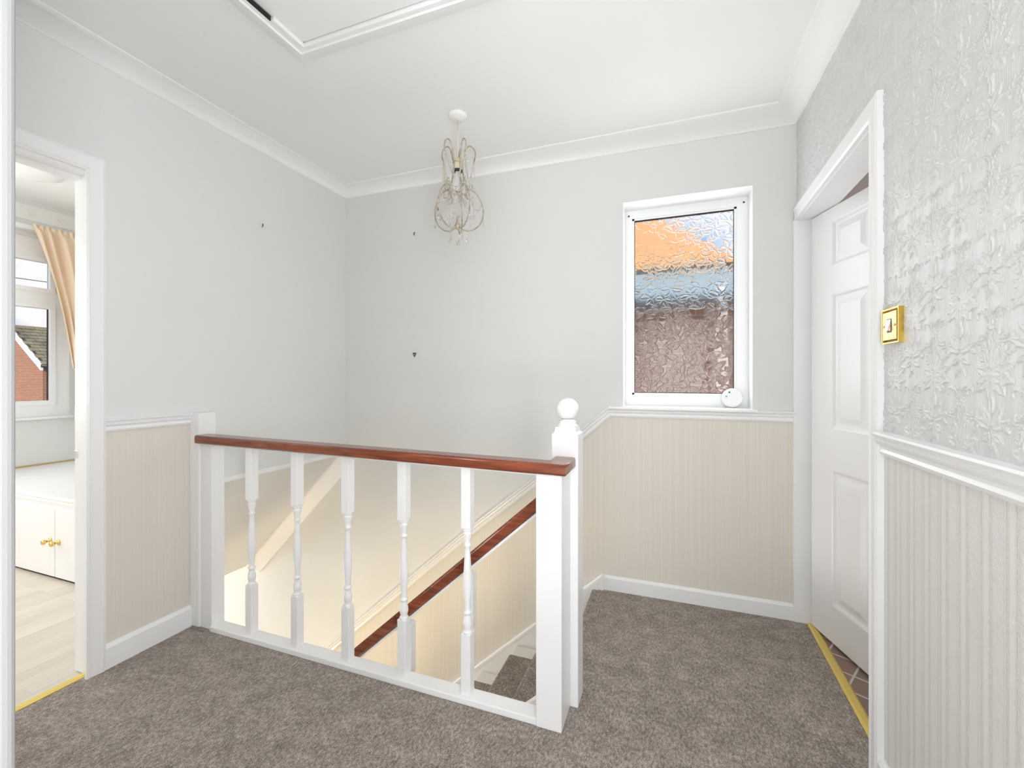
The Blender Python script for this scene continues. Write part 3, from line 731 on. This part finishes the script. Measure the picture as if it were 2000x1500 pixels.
# ball newel
bm = N()
nx0, nx1, ny0, ny1 = -.412, -.316, 1.523, 1.612; cx, cy = (nx0 + nx1) / 2, (ny0 + ny1) / 2
box(bm, nx0, nx1, ny0, ny1, -.35, .952, bev=.003)
def sq(z, s): return [bm.verts.new((cx + a * s, cy + b * s * .93, z)) for a, b in ((-1, -1), (1, -1), (1, 1), (-1, 1))]
rg = [sq(z, s_) for z, s_ in ((.950, .0478), (.958, .046), (.966, .039), (.975, .0375), (.983, .0355))]
for u, v in zip(rg, rg[1:]):
    for k in range(4): bm.faces.new([u[k], u[(k + 1) % 4], v[(k + 1) % 4], v[k]])
bm.faces.new(rg[-1])
nw = obj('ball_newel', bm, M_gloss, LB)
bm = N(); lathe(bm, [(.034, .981), (.037, .984), (.037, .989), (.030, .993), (.031, .999), (.030, 1.003), (.022, 1.008), (.020, 1.012)] + [(.0405 * math.sin(t), 1.047 - .0405 * math.cos(t)) for t in [PI * (k + 2.8) / 18 for k in range(15)]] + [(.002, 1.0875)], (cx, cy, 0), 32)
obj('ball_finial', bm, M_gloss, nw, smooth=True)
# base plate
bm = N(); box(bm, -1.992, -.431, 1.396, 1.456, 0, .024, bev=.003); obj('base_plate', bm, M_gloss, LB)
# balusters
for x in (-1.766, -1.502, -1.236, -.970, -.700):
    bm = N(); zr = .859 + (-.017) * (x + 2.05) / 1.72 - .008
    turned(bm, x, 1.429, .024, zr, upper=zr - .617); obj('baluster', bm, M_gloss, LB)
# handrail with a return to the ball newel
def rail_prof(w, hgt, r=.008):
    pts = []
    for cx_, cz_, a0 in ((w - r, r, -90), (w - r, hgt - r, 0), (r, hgt - r, 90), (r, r, 180)):
        for k in range(5):
            a_ = math.radians(a0 + k * 22.5); pts.append((cx_ + r * math.cos(a_), cz_ + r * math.sin(a_)))
    return pts
bm = N(); rings = []
pr = rail_prof(.076, .038)
zl, zr = .859, .842
for (x, y0, z, dirv) in ((-2.056, 1.374, zl, (0, 1)), (-.325, 1.374, zr, (-1, 1)), (-.325, 1.5225, zr, (-1, 0))):
    rings.append([bm.verts.new((x + dirv[0] * a_, y0 + dirv[1] * a_, z + b_)) for a_, b_ in pr])
for u, v in zip(rings, rings[1:]):
    for k in range(len(pr)):
        f = bm.faces.new([u[k], u[(k + 1) % len(pr)], v[(k + 1) % len(pr)], v[k]]); f.smooth = k % 5 != 4
bm.faces.new(rings[0]); bm.faces.new(rings[-1][::-1])
hr = obj('handrail', bm, M_wood, LB); hr['label'] = 'mahogany stained handrail'
bm = N(); A_ = [(-1.992, 1.405, zl - .010), (-1.992, 1.455, zl - .010), (-1.992, 1.455, zl - .0005), (-1.992, 1.405, zl - .0005)]
B_ = [(-.431, p[1], p[2] + (zr - zl) * .9) for p in A_]; VA = [bm.verts.new(p) for p in A_]; VB = [bm.verts.new(p) for p in B_]
for k in range(4): bm.faces.new([VA[k], VA[(k + 1) % 4], VB[(k + 1) % 4], VB[k]])
bm.faces.new(VA); bm.faces.new(VB[::-1]); obj('rail_fillet', bm, M_gloss, LB)
bm = N(); box(bm, XL, XN + .02, 1.457, 1.475, -.24, -.001); struct(obj('trim_landing_apron', bm, M_gloss))

# stair balustrade
SB = thing('stair_balustrade', 'descending mahogany stair handrail with white spindles behind the landing spindles', 'balustrade', (-1.6, 1.566, -1))
SL = DROP / GO
def zrail(x): return .657 + SL * (x + .483)
bm = N(); x0_, x1_ = -.414, -3.0
pr = rail_prof(.056, .056, .013)
rings = [[bm.verts.new((x, 1.538 + a_, zrail(x) + b_ * 1.0)) for a_, b_ in pr] for x in (x0_, x1_)]
for k in range(len(pr)):
    f = bm.faces.new([rings[0][k], rings[0][(k + 1) % len(pr)], rings[1][(k + 1) % len(pr)], rings[1][k]]); f.smooth = k % 5 != 4
bm.faces.new(rings[0]); bm.faces.new(rings[1][::-1])
o = obj('handrail', bm, M_wood, SB); o['label'] = 'mahogany stained sloping handrail'
bm = N(); rings = [[bm.verts.new((x, 1.566 + a_, zrail(x) + b_)) for a_, b_ in ((-.022, -.012), (.022, -.012), (.022, -.0005), (-.022, -.0005))] for x in (x0_, x1_)]
for k in range(4): bm.faces.new([rings[0][k], rings[0][(k + 1) % 4], rings[1][(k + 1) % 4], rings[1][k]])
bm.faces.new(rings[0]); bm.faces.new(rings[1][::-1]); obj('rail_fillet', bm, M_gloss, SB)
def zstr(x): return -.024 + SL * (x + .473)
for x in (-.755, -1.035, -1.315, -1.595, -1.875, -2.155, -2.435, -2.715):
    bm = N(); z0_, z1_ = zstr(x) - .005, zrail(x) - .008 + .015
    turned(bm, x, 1.566, z0_, z1_ - .028, lower=.19, upper=.215); obj('baluster', bm, M_gloss, SB)

# ------------------------------------------------------------------ staircase
ST = thing('staircase', 'white painted staircase going down behind the landing balustrade', 'staircase', (-1.8, 2, GF))
for k in range(13):
    xn = XN - GO * k; z = -DROP * k
    if k > 0:
        bm = N(); box(bm, xn, xn + GO + .018, 1.582, YB - .028, z - .022, z - .002, bev=.004); obj('tread', bm, M_white_stair, ST)
    bm = N(); box(bm, xn + .018, xn + .03, 1.582, YB - .028, z - DROP - .002, z - .0245); obj('riser', bm, M_white_stair, ST)
def string(bm, y0, y1, up, dn, xa, xb, cap=True):
    z = lambda x, o: SL * (x - XN) + o
    prism(bm, [(xa, z(xa, up)), (xb, z(xb, up)), (xb, z(xb, dn)), (xa, z(xa, dn))], 'y', y0, y1)
bm = N(); prism(bm, [(-.36, .077), (-.36, -.26), (-3.05, SL * (-3.05 - XN) - .25), (-3.05, SL * (-3.05 - XN) + .027)], 'y', YB - .027, YB - .001)
sweep(bm, [(-3.05, YB - .013, SL * (-3.05 - XN) + .027), (-.36, YB - .013, .077)], (0, -1, 0), [(-.004, -.010), (-.004, .019), (.008, .019), (.014, .012), (.014, -.010)])
obj('wall_string', bm, M_gloss, ST)
bm = N(); string(bm, 1.552, 1.581, .032, -.25, -.414, -3.05); obj('outer_string', bm, M_gloss, ST)
# carpet runner, following treads and risers
SC = N(); c0, c1 = 1.66, 2.30; T = .009
pts = [(XN + .03, .0005)]
for k in range(13):
    xn = XN - GO * k; z = -DROP * k
    base = 0 if k else .001
    pts += [(xn + .004, z + T), (xn - .006, z + T - .004), (xn - .010, z - .006), (xn - .008, z - .020), (xn + .012, z - .030), (xn + .010, z - DROP + T)]
pts = [(a_, b_) for a_, b_ in pts]
inn = [(a_ + (.008 if i_ else 0), b_ - .008) for i_, (a_, b_) in enumerate(pts)]
A_ = [[SC.verts.new((p[0], y_, p[1])) for p in pts] for y_ in (c0, c1)]
B_ = [[SC.verts.new((p[0], y_, p[1])) for p in inn] for y_ in (c0, c1)]
for i_ in range(len(pts) - 1):
    SC.faces.new([A_[0][i_], A_[1][i_], A_[1][i_ + 1], A_[0][i_ + 1]])
    SC.faces.new([B_[0][i_], B_[0][i_ + 1], B_[1][i_ + 1], B_[1][i_]])
    for s_ in (0, 1): SC.faces.new([A_[s_][i_], A_[s_][i_ + 1], B_[s_][i_ + 1], B_[s_][i_]])
tag(obj('stair_carpet', SC, M_carpet), 'brown flecked carpet runner laid down the middle of the white stairs', 'carpet')
bm = N(); box(bm, XN - .012, XN + .022, 1.612, YB - .028, -.034, .0, bev=.008); box(bm, XN + .004, XN + .016, 1.612, YB - .028, -.2, -.03)
struct(obj('floor_landing_nosing', bm, M_carpet))

# ------------------------------------------------------------------ chandelier
CX, CY = -.994, 1.921
CH = thing('chandelier', 'small cream scrolled chandelier with clear crystal drops hanging over the stairwell', 'chandelier', (CX, CY, 1.81))
bm = N(); lathe(bm, [(.045, 0), (.045, -.004), (.043, -.012), (.034, -.019), (.014, -.023), (.007, -.026)], (CX, CY, ZC), 32)
obj('ceiling_rose', bm, M_plastic, CH)
bm = N(); tube(bm, [(CX, CY, ZC - .02), (CX, CY, 2.32), (CX, CY, 2.225)], .003, 8); obj('flex', bm, mat('cream_flex', (.75, .68, .55, 1), .5), CH)
bm = N(); lathe(bm, [(.012, 2.235), (.021, 2.225), (.023, 2.19), (.022, 2.178)], (CX, CY, 0), 20); obj('lampholder', bm, mat('cream_plastic', (.72, .63, .45, 1), .4), CH)
bm = N(); lathe(bm, [(.0225, 2.179), (.0225, 2.170)], (CX, CY, 0), 20); obj('lampholder_ring', bm, M_dark, CH)
bm = N(); lathe(bm, [(.014, 2.170), (.016, 2.155), (.026, 2.125), (.029, 2.105), (.025, 2.085), (.012, 2.073), (.002, 2.071)], (CX, CY, 0), 20); obj('bulb', bm, M_bulb, CH, smooth=True)
def polar(r, a, z): return (CX + r * math.cos(a), CY + r * math.sin(a), z)
def curve2(P, n=6):
    out = []
    Q = [P[0]] + P + [P[-1]]
    for i_ in range(1, len(Q) - 2):
        for k in range(n):
            t = k / n; p0, p1, p2, p3 = [Vector(q) for q in Q[i_ - 1:i_ + 3]]
            out.append(.5 * ((2 * p1) + (p2 - p0) * t + (2 * p0 - 5 * p1 + 4 * p2 - p3) * t * t + (3 * p1 - p0 - 3 * p2 + p3) * t ** 3))
    out.append(Vector(P[-1])); return out
def bead_chain(bm, p, q, n, sag=0, r=.0034):
    for k in range(n):
        t = (k + .5) / n
        sphere(bm, tuple(Vector(p).lerp(Vector(q), t) - Vector((0, 0, sag * 4 * t * (1 - t)))), r, 6, 4)
def drop(bm, p, s=1.0):
    b = N(); bmesh.ops.create_icosphere(b, subdivisions=1, radius=.006 * s)
    for v in b.verts:
        if v.co.z < 0: v.co.z *= 1.0
        else: v.co.z *= 2.2
        v.co += Vector(p)
    merge(bm, b, 0)
NA = 5
for k in range(NA):
    a = 2 * PI * k / NA + .62
    # upper scroll: from the holder collar up and over in a hook, then sweeping down to the waist
    bm = N()
    up = [(.022, 2.215), (.030, 2.245), (.040, 2.285), (.060, 2.305), (.082, 2.290), (.088, 2.255), (.080, 2.235)]
    tube(bm, curve2([polar(r, a, z) for r, z in up]), .0034, 8)
    lowr = [(.022, 2.215), (.026, 2.17), (.036, 2.12), (.052, 2.088), (.070, 2.095), (.070, 2.115), (.058, 2.118)]
    tube(bm, curve2([polar(r, a, z) for r, z in lowr]), .0032, 8)
    obj('upper_scroll', bm, M_cream, CH)
    bm = N()
    big = [(.052, 2.040), (.040, 2.052), (.042, 2.075), (.062, 2.088), (.095, 2.070), (.122, 2.020), (.128, 1.975), (.112, 1.925), (.080, 1.895), (.045, 1.885), (.012, 1.900), (.004, 1.925)]
    tube(bm, curve2([polar(r, a, z) for r, z in big]), .0036, 8)
    obj('lower_arm', bm, M_cream, CH)
    def strand(p, q, n, sag=0, r=.0036):
        bm = N(); bead_chain(bm, p, q, n, sag, r); obj('crystal_strand', bm, M_crystal, CH)
    def pendant(p, sc_=1.1):
        bm = N(); drop(bm, p, sc_); obj('crystal_drop', bm, M_crystal, CH)
    strand(polar(.080, a, 2.232), polar(.060, a + .5, 2.12), 18, .01)
    strand(polar(.080, a, 2.232), polar(.082, a, 2.10), 18)
    strand(polar(.086, a, 2.26), polar(.066, a - .35, 2.13), 18, .004)
    strand(polar(.060, a, 2.11), polar(.060, a + 2 * PI / NA, 2.11), 14, .035)
    strand(polar(.120, a, 2.02), polar(.120, a + 2 * PI / NA, 2.02), 20, .05)
    strand(polar(.02, a, 2.06), polar(.02, a + .3, 1.93), 16)
    strand(polar(.045, a + .6, 2.08), polar(.05, a + .6, 1.92), 18, 0, .0034)
    strand(polar(.085, a + .62, 2.03), polar(.085, a + .62, 1.945), 11, 0, .0034)
    strand(polar(.126, a, 1.99), polar(.126, a, 1.93), 9)
    strand(polar(.044, a, 1.885), polar(.044, a, 1.845), 5, 0, .0028)
    pendant(polar(.126, a, 1.915), 1.2); pendant(polar(.044, a, 1.832), 1.2); pendant(polar(.082, a, 2.085)); pendant(polar(.085, a + .62, 1.93))
    bm = N(); tube(bm, curve2([polar(.058, a - .1, 2.075), polar(.045, a - .35, 2.06), polar(.052, a - .5, 2.035), polar(.070, a - .4, 2.03), polar(.074, a - .25, 2.045)]), .0026, 6); obj('small_curl', bm, M_cream, CH)
bm = N(); lathe(bm, [(.003, 1.885), (.012, 1.893), (.018, 1.905), (.010, 1.92), (.006, 1.94), (.010, 1.95), (.003, 1.955)], (CX, CY, 0), 14); obj('bottom_boss', bm, M_cream, CH, smooth=True)
bm = N(); ringp = [polar(.023, 2 * PI * k / 24, 2.214) for k in range(25)]; tube(bm, ringp, .003, 6); obj('collar', bm, M_cream, CH)
bm = N(); bead_chain(bm, (CX, CY, 1.885), (CX, CY, 1.83), 7, 0, .0028); drop(bm, (CX, CY, 1.815), 1.3); obj('centre_drop', bm, M_crystal, CH)

# ------------------------------------------------------------------ bedroom
bm = N()
WY0, WY1, Z0, Z1 = .55, 2.129, .855, 2.262
prism(bm, [(-1.6, GF), (WY0, GF), (WY0, 2.6), (-1.6, 2.6)], 'x', -4.95, -4.7)
prism(bm, [(WY1, -.2), (YB, -.2), (YB, 2.6), (WY1, 2.6)], 'x', -4.95, -4.7)
prism(bm, [(WY0, 0), (WY1, 0), (WY1, Z0), (WY0, Z0)], 'x', -4.95, -4.7); prism(bm, [(WY0, Z1), (WY1, Z1), (WY1, 2.6), (WY0, 2.6)], 'x', -4.95, -4.7)
box(bm, -4.7, XL - .1, -1.7, -1.6, 0, 2.6)
struct(obj('wall_bedroom', bm, M_wall))
w2 = sthing('window_2', (-4.78, 1.3, Z0), 'white framed bedroom window with fanlight seen through the left doorway', 'window')
bm = N()
fx0, fx1 = -4.75, -4.725
rects = [(WY0, 1.36, .979, 1.711), (1.44, 2.008, .979, 1.711), (WY0 + .1, 1.36, 1.876, 2.08), (1.44, 2.02, 1.876, 2.08)]
ys = [WY0, WY0 + .1, 1.36, 1.44, 2.014, WY1]; zs = [Z0, .979, 1.711, 1.876, 2.08, Z1]
for i_ in range(5):
    for j_ in range(5):
        glass = i_ in (1, 3) and j_ in (1, 3)
        if not glass: box(bm, fx0, fx1, ys[i_], ys[i_ + 1], zs[j_], zs[j_ + 1])
for (ya, yb) in ((WY0 + .1, 1.36), (1.44, 2.014)):
    for (za, zb) in ((.979, 1.711), (1.876, 2.08)):
        sweep(bm, [(fx1, ya, za), (fx1, yb, za), (fx1, yb, zb), (fx1, ya, zb), (fx1, ya, za)], (1, 0, 0), [(-.036, 0), (-.036, .012), (-.004, .012), (0, 0)])
obj('window_frame', bm, M_upvc, w2)
for (ya, yb) in ((WY0 + .1, 1.36), (1.44, 2.014)):
    for (za, zb) in ((.979, 1.711), (1.876, 2.08)):
        bm = N(); box(bm, -4.744, -4.740, ya, yb, za, zb); obj('pane', bm, M_glass, w2)
bm = N(); box(bm, -4.740, -4.732, ys[4] - .007, ys[4] - .001, .979, 1.711); obj('rubber_gasket', bm, M_seal, w2)
bm = N(); box(bm, -4.73, -4.66, WY0 - .03, WY1 + .012, Z0 - .022, Z0 - .002, bev=.005); obj('window_sill', bm, M_gloss, w2)
# border frieze
bm = N(); box(bm, -4.7, -4.697, -1.6, YB, 2.385, 2.50, 0)
box(bm, -4.6965, -4.695, -1.6, YB, 2.385, 2.389, 0)
for k in range(14):
    y_ = 1.905 + (k - 8) * .175; s_ = .032 if k % 2 == 0 else .019; zc_ = 2.445
    for a_ in range(-2, 3):
        for b_ in range(-3, 4):
            if (a_ + b_) % 2 == 0 and abs(a_) * .35 + abs(b_) * .25 < (1.3 if k % 2 == 0 else .9):
                box(bm, -4.697, -4.6955, y_ + a_ * .011 - .0045, y_ + a_ * .011 + .0045, zc_ + b_ * .011 - .004, zc_ + b_ * .011 + .004, 1)
struct(obj('trim_wallpaper_border', bm, [M_frieze, M_motif]))
bm = N(); box(bm, -4.7, -4.635, WY0 - .2, YB, 2.30, 2.335, bev=.004); struct(obj('trim_curtain_batten', bm, M_gloss))
# curtain gathered to the side
def curtain():
    rows, cols = 40, 110; Pn = np.zeros((rows, cols, 3))
    for i_ in range(rows):
        t = i_ / (rows - 1); z = 2.335 - t * 1.10
        yl = 1.86 + .215 * min(1, t * 1.0) ** 1.15 + .03 * math.sin(t * PI); yr = 2.40 - .25 * t ** 1.3
        for j_ in range(cols):
            s_ = j_ / (cols - 1); y_ = yl + (yr - yl) * s_
            fold = math.sin(s_ * 46 + 1.2 * math.sin(t * 3 + s_ * 9)) * (.016 + .014 * (1 - t)) + .012 * math.sin(s_ * 19 + t * 4)
            if t < .05: fold = math.sin(s_ * 95) * .010
            x_ = -4.575 + fold + .05 * t
            Pn[i_, j_] = (x_, y_ , z)
    return Pn
CU = thing('curtain', 'peach gathered curtain tied back at the right of the bedroom window', 'curtain', (-4.58, 2.15, .8))
o = grid_mesh('curtain_fabric', curtain(), M_curtain, CU); md = o.modifiers.new('thick', 'SOLIDIFY'); md.thickness = .003
rows, cols = 16, 40; Pn = np.zeros((rows, cols, 3))
for i_ in range(rows):
    t = i_ / (rows - 1)
    for j_ in range(cols):
        s_ = j_ / (cols - 1); Pn[i_, j_] = (-4.54 + .018 * math.sin(s_ * 24), 2.105 - .015 * t + (.16 + .05 * t) * s_, 1.235 - t * .43)
o = grid_mesh('curtain_tail', Pn, M_sunlit_tail, CU); md = o.modifiers.new('thick', 'SOLIDIFY'); md.thickness = .003; o['label'] = 'curtain tail below the tieback, coloured white for the sun on it'
bm = N(); tube(bm, curve2([(-4.52, 2.085, 1.235), (-4.49, 2.13, 1.20), (-4.50, 2.2, 1.19), (-4.60, 2.28, 1.235)]), .012, 8); obj('tieback', bm, M_curtain, CU)
# cupboard
CB = thing('cupboard', 'low white boxed cupboard with two doors and brass knobs under the bedroom window', 'cupboard', (-3.4, 1.6, 0))
bm = N(); box(bm, -4.695, -2.5, 1.46, YB - .001, .450, .470, bev=.003); obj('top', bm, M_gloss, CB)
bm = N(); box(bm, -4.695, -2.5, 1.468, 1.482, .02, .450); sweep(bm, [(-4.695, 1.468, .432), (-2.5, 1.468, .432)], (0, -1, 0), [(-.02, 0), (-.02, .006), (.004, .012), (.017, .012), (.017, 0)]); obj('carcass', bm, M_gloss, CB)
for (xa, xb, kx) in ((-3.785, -3.350, -3.388), (-3.345, -2.91, -3.306)):
    bm = N(); box(bm, xa, xb, 1.452, 1.468, .012, .402, bev=.0015); d_ = obj('door', bm, M_gloss, CB)
    bm = N(); lathe(bm, [(.017, 0), (.017, -.003), (.007, -.006), (.006, -.018), (.013, -.024), (.016, -.032), (.012, -.039), (.002, -.042)], (kx, 1.452, .218), 16, axis='y'); obj('knob', bm, M_brass, d_, smooth=True)
bm = N(); box(bm, -3.83, -3.80, 1.456, 1.468, .012, .402); obj('side_trim', bm, M_gloss, CB)
bm = N(); box(bm, -4.695, -2.5, 1.475, 1.482, 0, .02); obj('plinth', bm, mat('plinth_oak', (.45, .36, .22, 1), .6), CB)  # brown-gold strip below the cupboard doors
bm = N(); box(bm, -4.7, -4.690, 1.46, YB, .470, .482); struct(obj('trim_cupboard_edge', bm, mat('oak_bead', (.5, .38, .2, 1), .6)))
# ceiling light
BL = thing('ceiling_light', 'round flush glass ceiling light in the bedroom beyond the left doorway', 'ceiling light', (-3.95, 1.56, 2.47))
bm = N(); lathe(bm, [(.19, 2.535), (.20, 2.525), (.19, 2.505), (.14, 2.485), (.07, 2.474), (.004, 2.471)], (-3.95, 1.56, 0), 40); obj('glass_shade', bm, M_plastic, BL, smooth=True)
bm = N(); lathe(bm, [(.06, 2.54), (.06, 2.53)], (-3.95, 1.56, 0), 24); obj('base', bm, M_chrome, BL)

# ------------------------------------------------------------------ outside
def house_left():
    Hh = thing('neighbouring_house', 'red brick house with brown tiled roof and white bargeboard outside the bedroom window', 'house', (-30, 14, -2.7))
    cxn, cyn, ez = -27.0, 11.3, 1.76
    bm = N(); box(bm, -33, cxn - .0, cyn, 24, -2.7, ez)
    prism(bm, [(cxn, ez), (-29.8 - .2, 3.73), (-33, ez)], 'y', cyn, 24)
    obj('wall', bm, M_brick, Hh)
    # tiled roof slope facing +X: individual courses
    sl = .70; bm = N(); L = 3.3; dx_, dz_ = -1 / math.hypot(1, sl), sl / math.hypot(1, sl)
    x0_, z0_ = cxn + .28, ez - .20 + .16; nco = 12
    for c_ in range(nco):
        a0 = L * c_ / nco; a1 = L * (c_ + 1.12) / nco; nw_ = 30 if True else 0
        for k in range(nw_):
            ya = cyn - .15 + k * .33 + (.165 if c_ % 2 else 0); yb = ya + .30
            q = []
            for (s_, off) in ((a0, .07), (a1, .03)):
                for y_ in (ya, yb): q.append((x0_ + dx_ * s_ + sl * off * .5, y_, z0_ + dz_ * s_ + off))
            V_ = [bm.verts.new(p) for p in q]; W_ = [bm.verts.new((p[0] - .02, p[1], p[2] - .05)) for p in q]
            bm.faces.new([V_[0], V_[1], V_[3], V_[2]]); bm.faces.new([W_[0], W_[2], W_[3], W_[1]])
            for a_, b_ in ((0, 1), (1, 3), (3, 2), (2, 0)): bm.faces.new([V_[a_], V_[b_], W_[b_], W_[a_]])
    obj('roof_tiles', bm, M_tile_roof, Hh)
    bm = N(); prism(bm, [(x0_, z0_ + .01), (x0_ + dx_ * L, z0_ + dz_ * L + .01), (-33.2, ez - .05), (-33.2, ez - .15), (x0_ + dx_ * L, z0_ + dz_ * L - .08), (x0_, z0_ - .08)], 'y', cyn - .15, 24); obj('roof_deck', bm, mat('roof_felt', (.09, .08, .06, 1), .9), Hh)
    bm = N(); prism(bm, [(x0_ + .05, z0_ - .22), (x0_ + .05, z0_ + .02), (x0_ + dx_ * L, z0_ + dz_ * L + .02), (x0_ + dx_ * L, z0_ + dz_ * L - .22)], 'y', cyn - .22, cyn - .12); obj('bargeboard', bm, M_kerb, Hh)
    bm = N(); tube(bm, [(x0_ + .06, cyn - .2, z0_ - .02), (x0_ + .06, 24, z0_ - .02)], .07, 8); obj('gutter', bm, M_gutter, Hh)
    bm = N(); tube(bm, [(x0_ + .06, cyn + .25, z0_ - .05), (cxn + .1, cyn + .2, z0_ - .45), (cxn + .1, cyn + .2, -2.6)], .055, 8); obj('downpipe', bm, M_gutter, Hh)
house_left()
Hb = thing('neighbouring_house', 'brown brick house with blue grey fascia and orange roof behind the obscured window', 'house', (0, 7, -2.6))
bm = N(); box(bm, -4.5, 1.0, 5.6, 9.8, -2.6, 2.20); obj('wall', bm, M_brick2, Hb)
bm = N(); box(bm, -4.8, 1.15, 5.2, 5.24, 2.02, 2.38); box(bm, -4.8, 1.15, 5.24, 5.6, 2.02, 2.06); box(bm, 1.11, 1.15, 5.24, 10.2, 2.02, 2.38); obj('fascia', bm, M_fascia, Hb)
bm = N(); e1, e2, e3, e4 = [bm.verts.new(p) for p in ((-4.9, 5.12, 2.38), (.66, 5.12, 2.38), (.66, 10.3, 2.38), (-4.9, 10.3, 2.38))]
r1, r2 = bm.verts.new((-2.6, 7.7, 4.5)), bm.verts.new((-1.25, 7.7, 4.5))
for f in ((e1, e2, r2, r1), (e2, e3, r2), (e3, e4, r1, r2), (e4, e1, r1), (e4, e3, e2, e1)): bm.faces.new(f)
obj('roof', bm, M_orange_roof, Hb)
bm = N(); tube(bm, [(-14, -4, 3.6), (-13.8, 3, 3.35), (-14, 9, 3.5)], .009, 6)
tag(obj('overhead_wire', bm, M_gutter), 'thin dark overhead wire crossing the sky in the bedroom fanlight', 'wire')
bm = N(); box(bm, -80, 60, -60, 80, -2.9, -2.7); struct(obj('ground_outside', bm, mat('ground', (.35, .36, .33, 1), .9)))
# unseen own roof, widened to shade the neighbour's wall; rear walls enclose the house
bm = N(); prism(bm, [(-4.2, 2.68), (3.1, 2.68), (-.6, 5.1)], 'x', -5.2, 8.5); struct(obj('roof_own_sun_block', bm, M_tile_roof))
bm = N(); box(bm, -5.0, 2.4, -3.2, -3.0, -.3, 2.67); box(bm, XR, XR + .1, -3, -.0, 0, .001); struct(obj('wall_rear', bm, M_wall))

# ------------------------------------------------------------------ lights
def area(name, loc, rot, sx, sy, power, col=(1, 1, 1), spread=180):
    l = bpy.data.lights.new(name, 'AREA'); l.shape = 'RECTANGLE'; l.size = sx; l.size_y = sy; l.energy = power; l.color = col; l.spread = math.radians(spread)
    o = bpy.data.objects.new(name, l); C.objects.link(o); o.location = loc; o.rotation_euler = rot; return o
area('rear_fill', (-.1, -2.9, 1.35), (math.radians(97), 0, 0), 1.1, 2.1, 38, (.93, .97, 1))  # added fill behind the camera, no window modelled there
area('side_fill', (.535, -.12, 1.5), (math.radians(93), 0, math.radians(70)), .55, 1.5, 32, (.94, .975, 1), 150)  # added fill on the right wall, out of view, to brighten the left wall
area('rear_up_fill', (-.3, -.6, .3), (PI, 0, 0), 1.0, .9, 26, (.97, .99, 1))  # added upward fill behind the camera to brighten the ceiling
area('landing_window_daylight', (.05, 2.56, 1.56), (math.radians(-90), 0, 0), .5, .95, 5, (.93, .97, 1))
area('bedroom_daylight', (-4.6, .6, 1.5), (0, math.radians(-90), 0), 1.3, 1.3, 27, (1, .995, .98))
area('bedroom_rear_fill', (-3.3, -1.5, 1.5), (math.radians(90), 0, 0), 1.5, 1.5, 18, (1, .995, .98))  # added fill at the solid rear wall of the bedroom
area('bathroom_fill', (1.6, 1.2, 1.7), (math.radians(80), 0, math.radians(30)), .6, .8, 6)  # added fill inside the bathroom, no window behind it
area('hall_lamp', (-1.2, .5, -1.1), (math.radians(80), 0, math.radians(-5)), .8, .6, 27, (1, .77, .40))
area('hall_door_daylight', (-5.3, 1.6, -1.2), (0, math.radians(-90), 0), 1.0, 1.6, 66, (1, .99, .97))
area('hall_soffit_fill', (-1.9, 1.1, -2.3), (PI, 0, 0), .5, .5, 12, (1, .95, .86))  # added upward fill to lift the dark stair soffit
su = bpy.data.lights.new('sun', 'SUN'); su.energy = 3.2; su.angle = .01; su.color = (1, .93, .82)
so = bpy.data.objects.new('sun', su); C.objects.link(so)
so.rotation_euler = Vector((-.55, 1, -.52)).to_track_quat('-Z', 'Y').to_euler()

# world: blue sky with soft white clouds
w = bpy.data.worlds.new('sky'); bpy.context.scene.world = w; w.use_nodes = True; nt = w.node_tree
bg = nt.nodes['Background']; tc = nt.nodes.new('ShaderNodeTexCoord')
n = nt.nodes.new('ShaderNodeTexNoise'); n.inputs['Scale'].default_value = 3.2; n.inputs['Detail'].default_value = 6; nt.links.new(tc.outputs['Generated'], n.inputs['Vector'])
r = nt.nodes.new('ShaderNodeValToRGB'); e = r.color_ramp.elements
e[0].position = .44; e[0].color = (.32, .54, .90, 1); e[1].position = .56; e[1].color = (1, 1, 1, 1)
nt.links.new(n.outputs['Fac'], r.inputs[0]); nt.links.new(r.outputs[0], bg.inputs['Color']); bg.inputs['Strength'].default_value = .95

# ------------------------------------------------------------------ camera
cam = bpy.data.cameras.new('camera'); co = bpy.data.objects.new('camera', cam); C.objects.link(co)
cam.sensor_width = 36; cam.lens = 855 / 2000 * 36; cam.shift_y = -12 / 2000; cam.clip_start = .02; cam.clip_end = 300
co.location = (0, 0, 1.16); co.rotation_euler = (PI / 2, 0, math.radians(20.3))
sc = bpy.context.scene; sc.camera = co
sc.view_settings.view_transform = 'Standard'; sc.view_settings.look = 'None'; sc.view_settings.gamma = 1; sc.view_settings.use_curve_mapping = False
sc.view_settings.exposure = 0.05
sc.cycles.max_bounces = 14; sc.cycles.diffuse_bounces = 8; sc.cycles.transmission_bounces = 10; sc.cycles.transparent_max_bounces = 10
sc.cycles.use_denoising = True
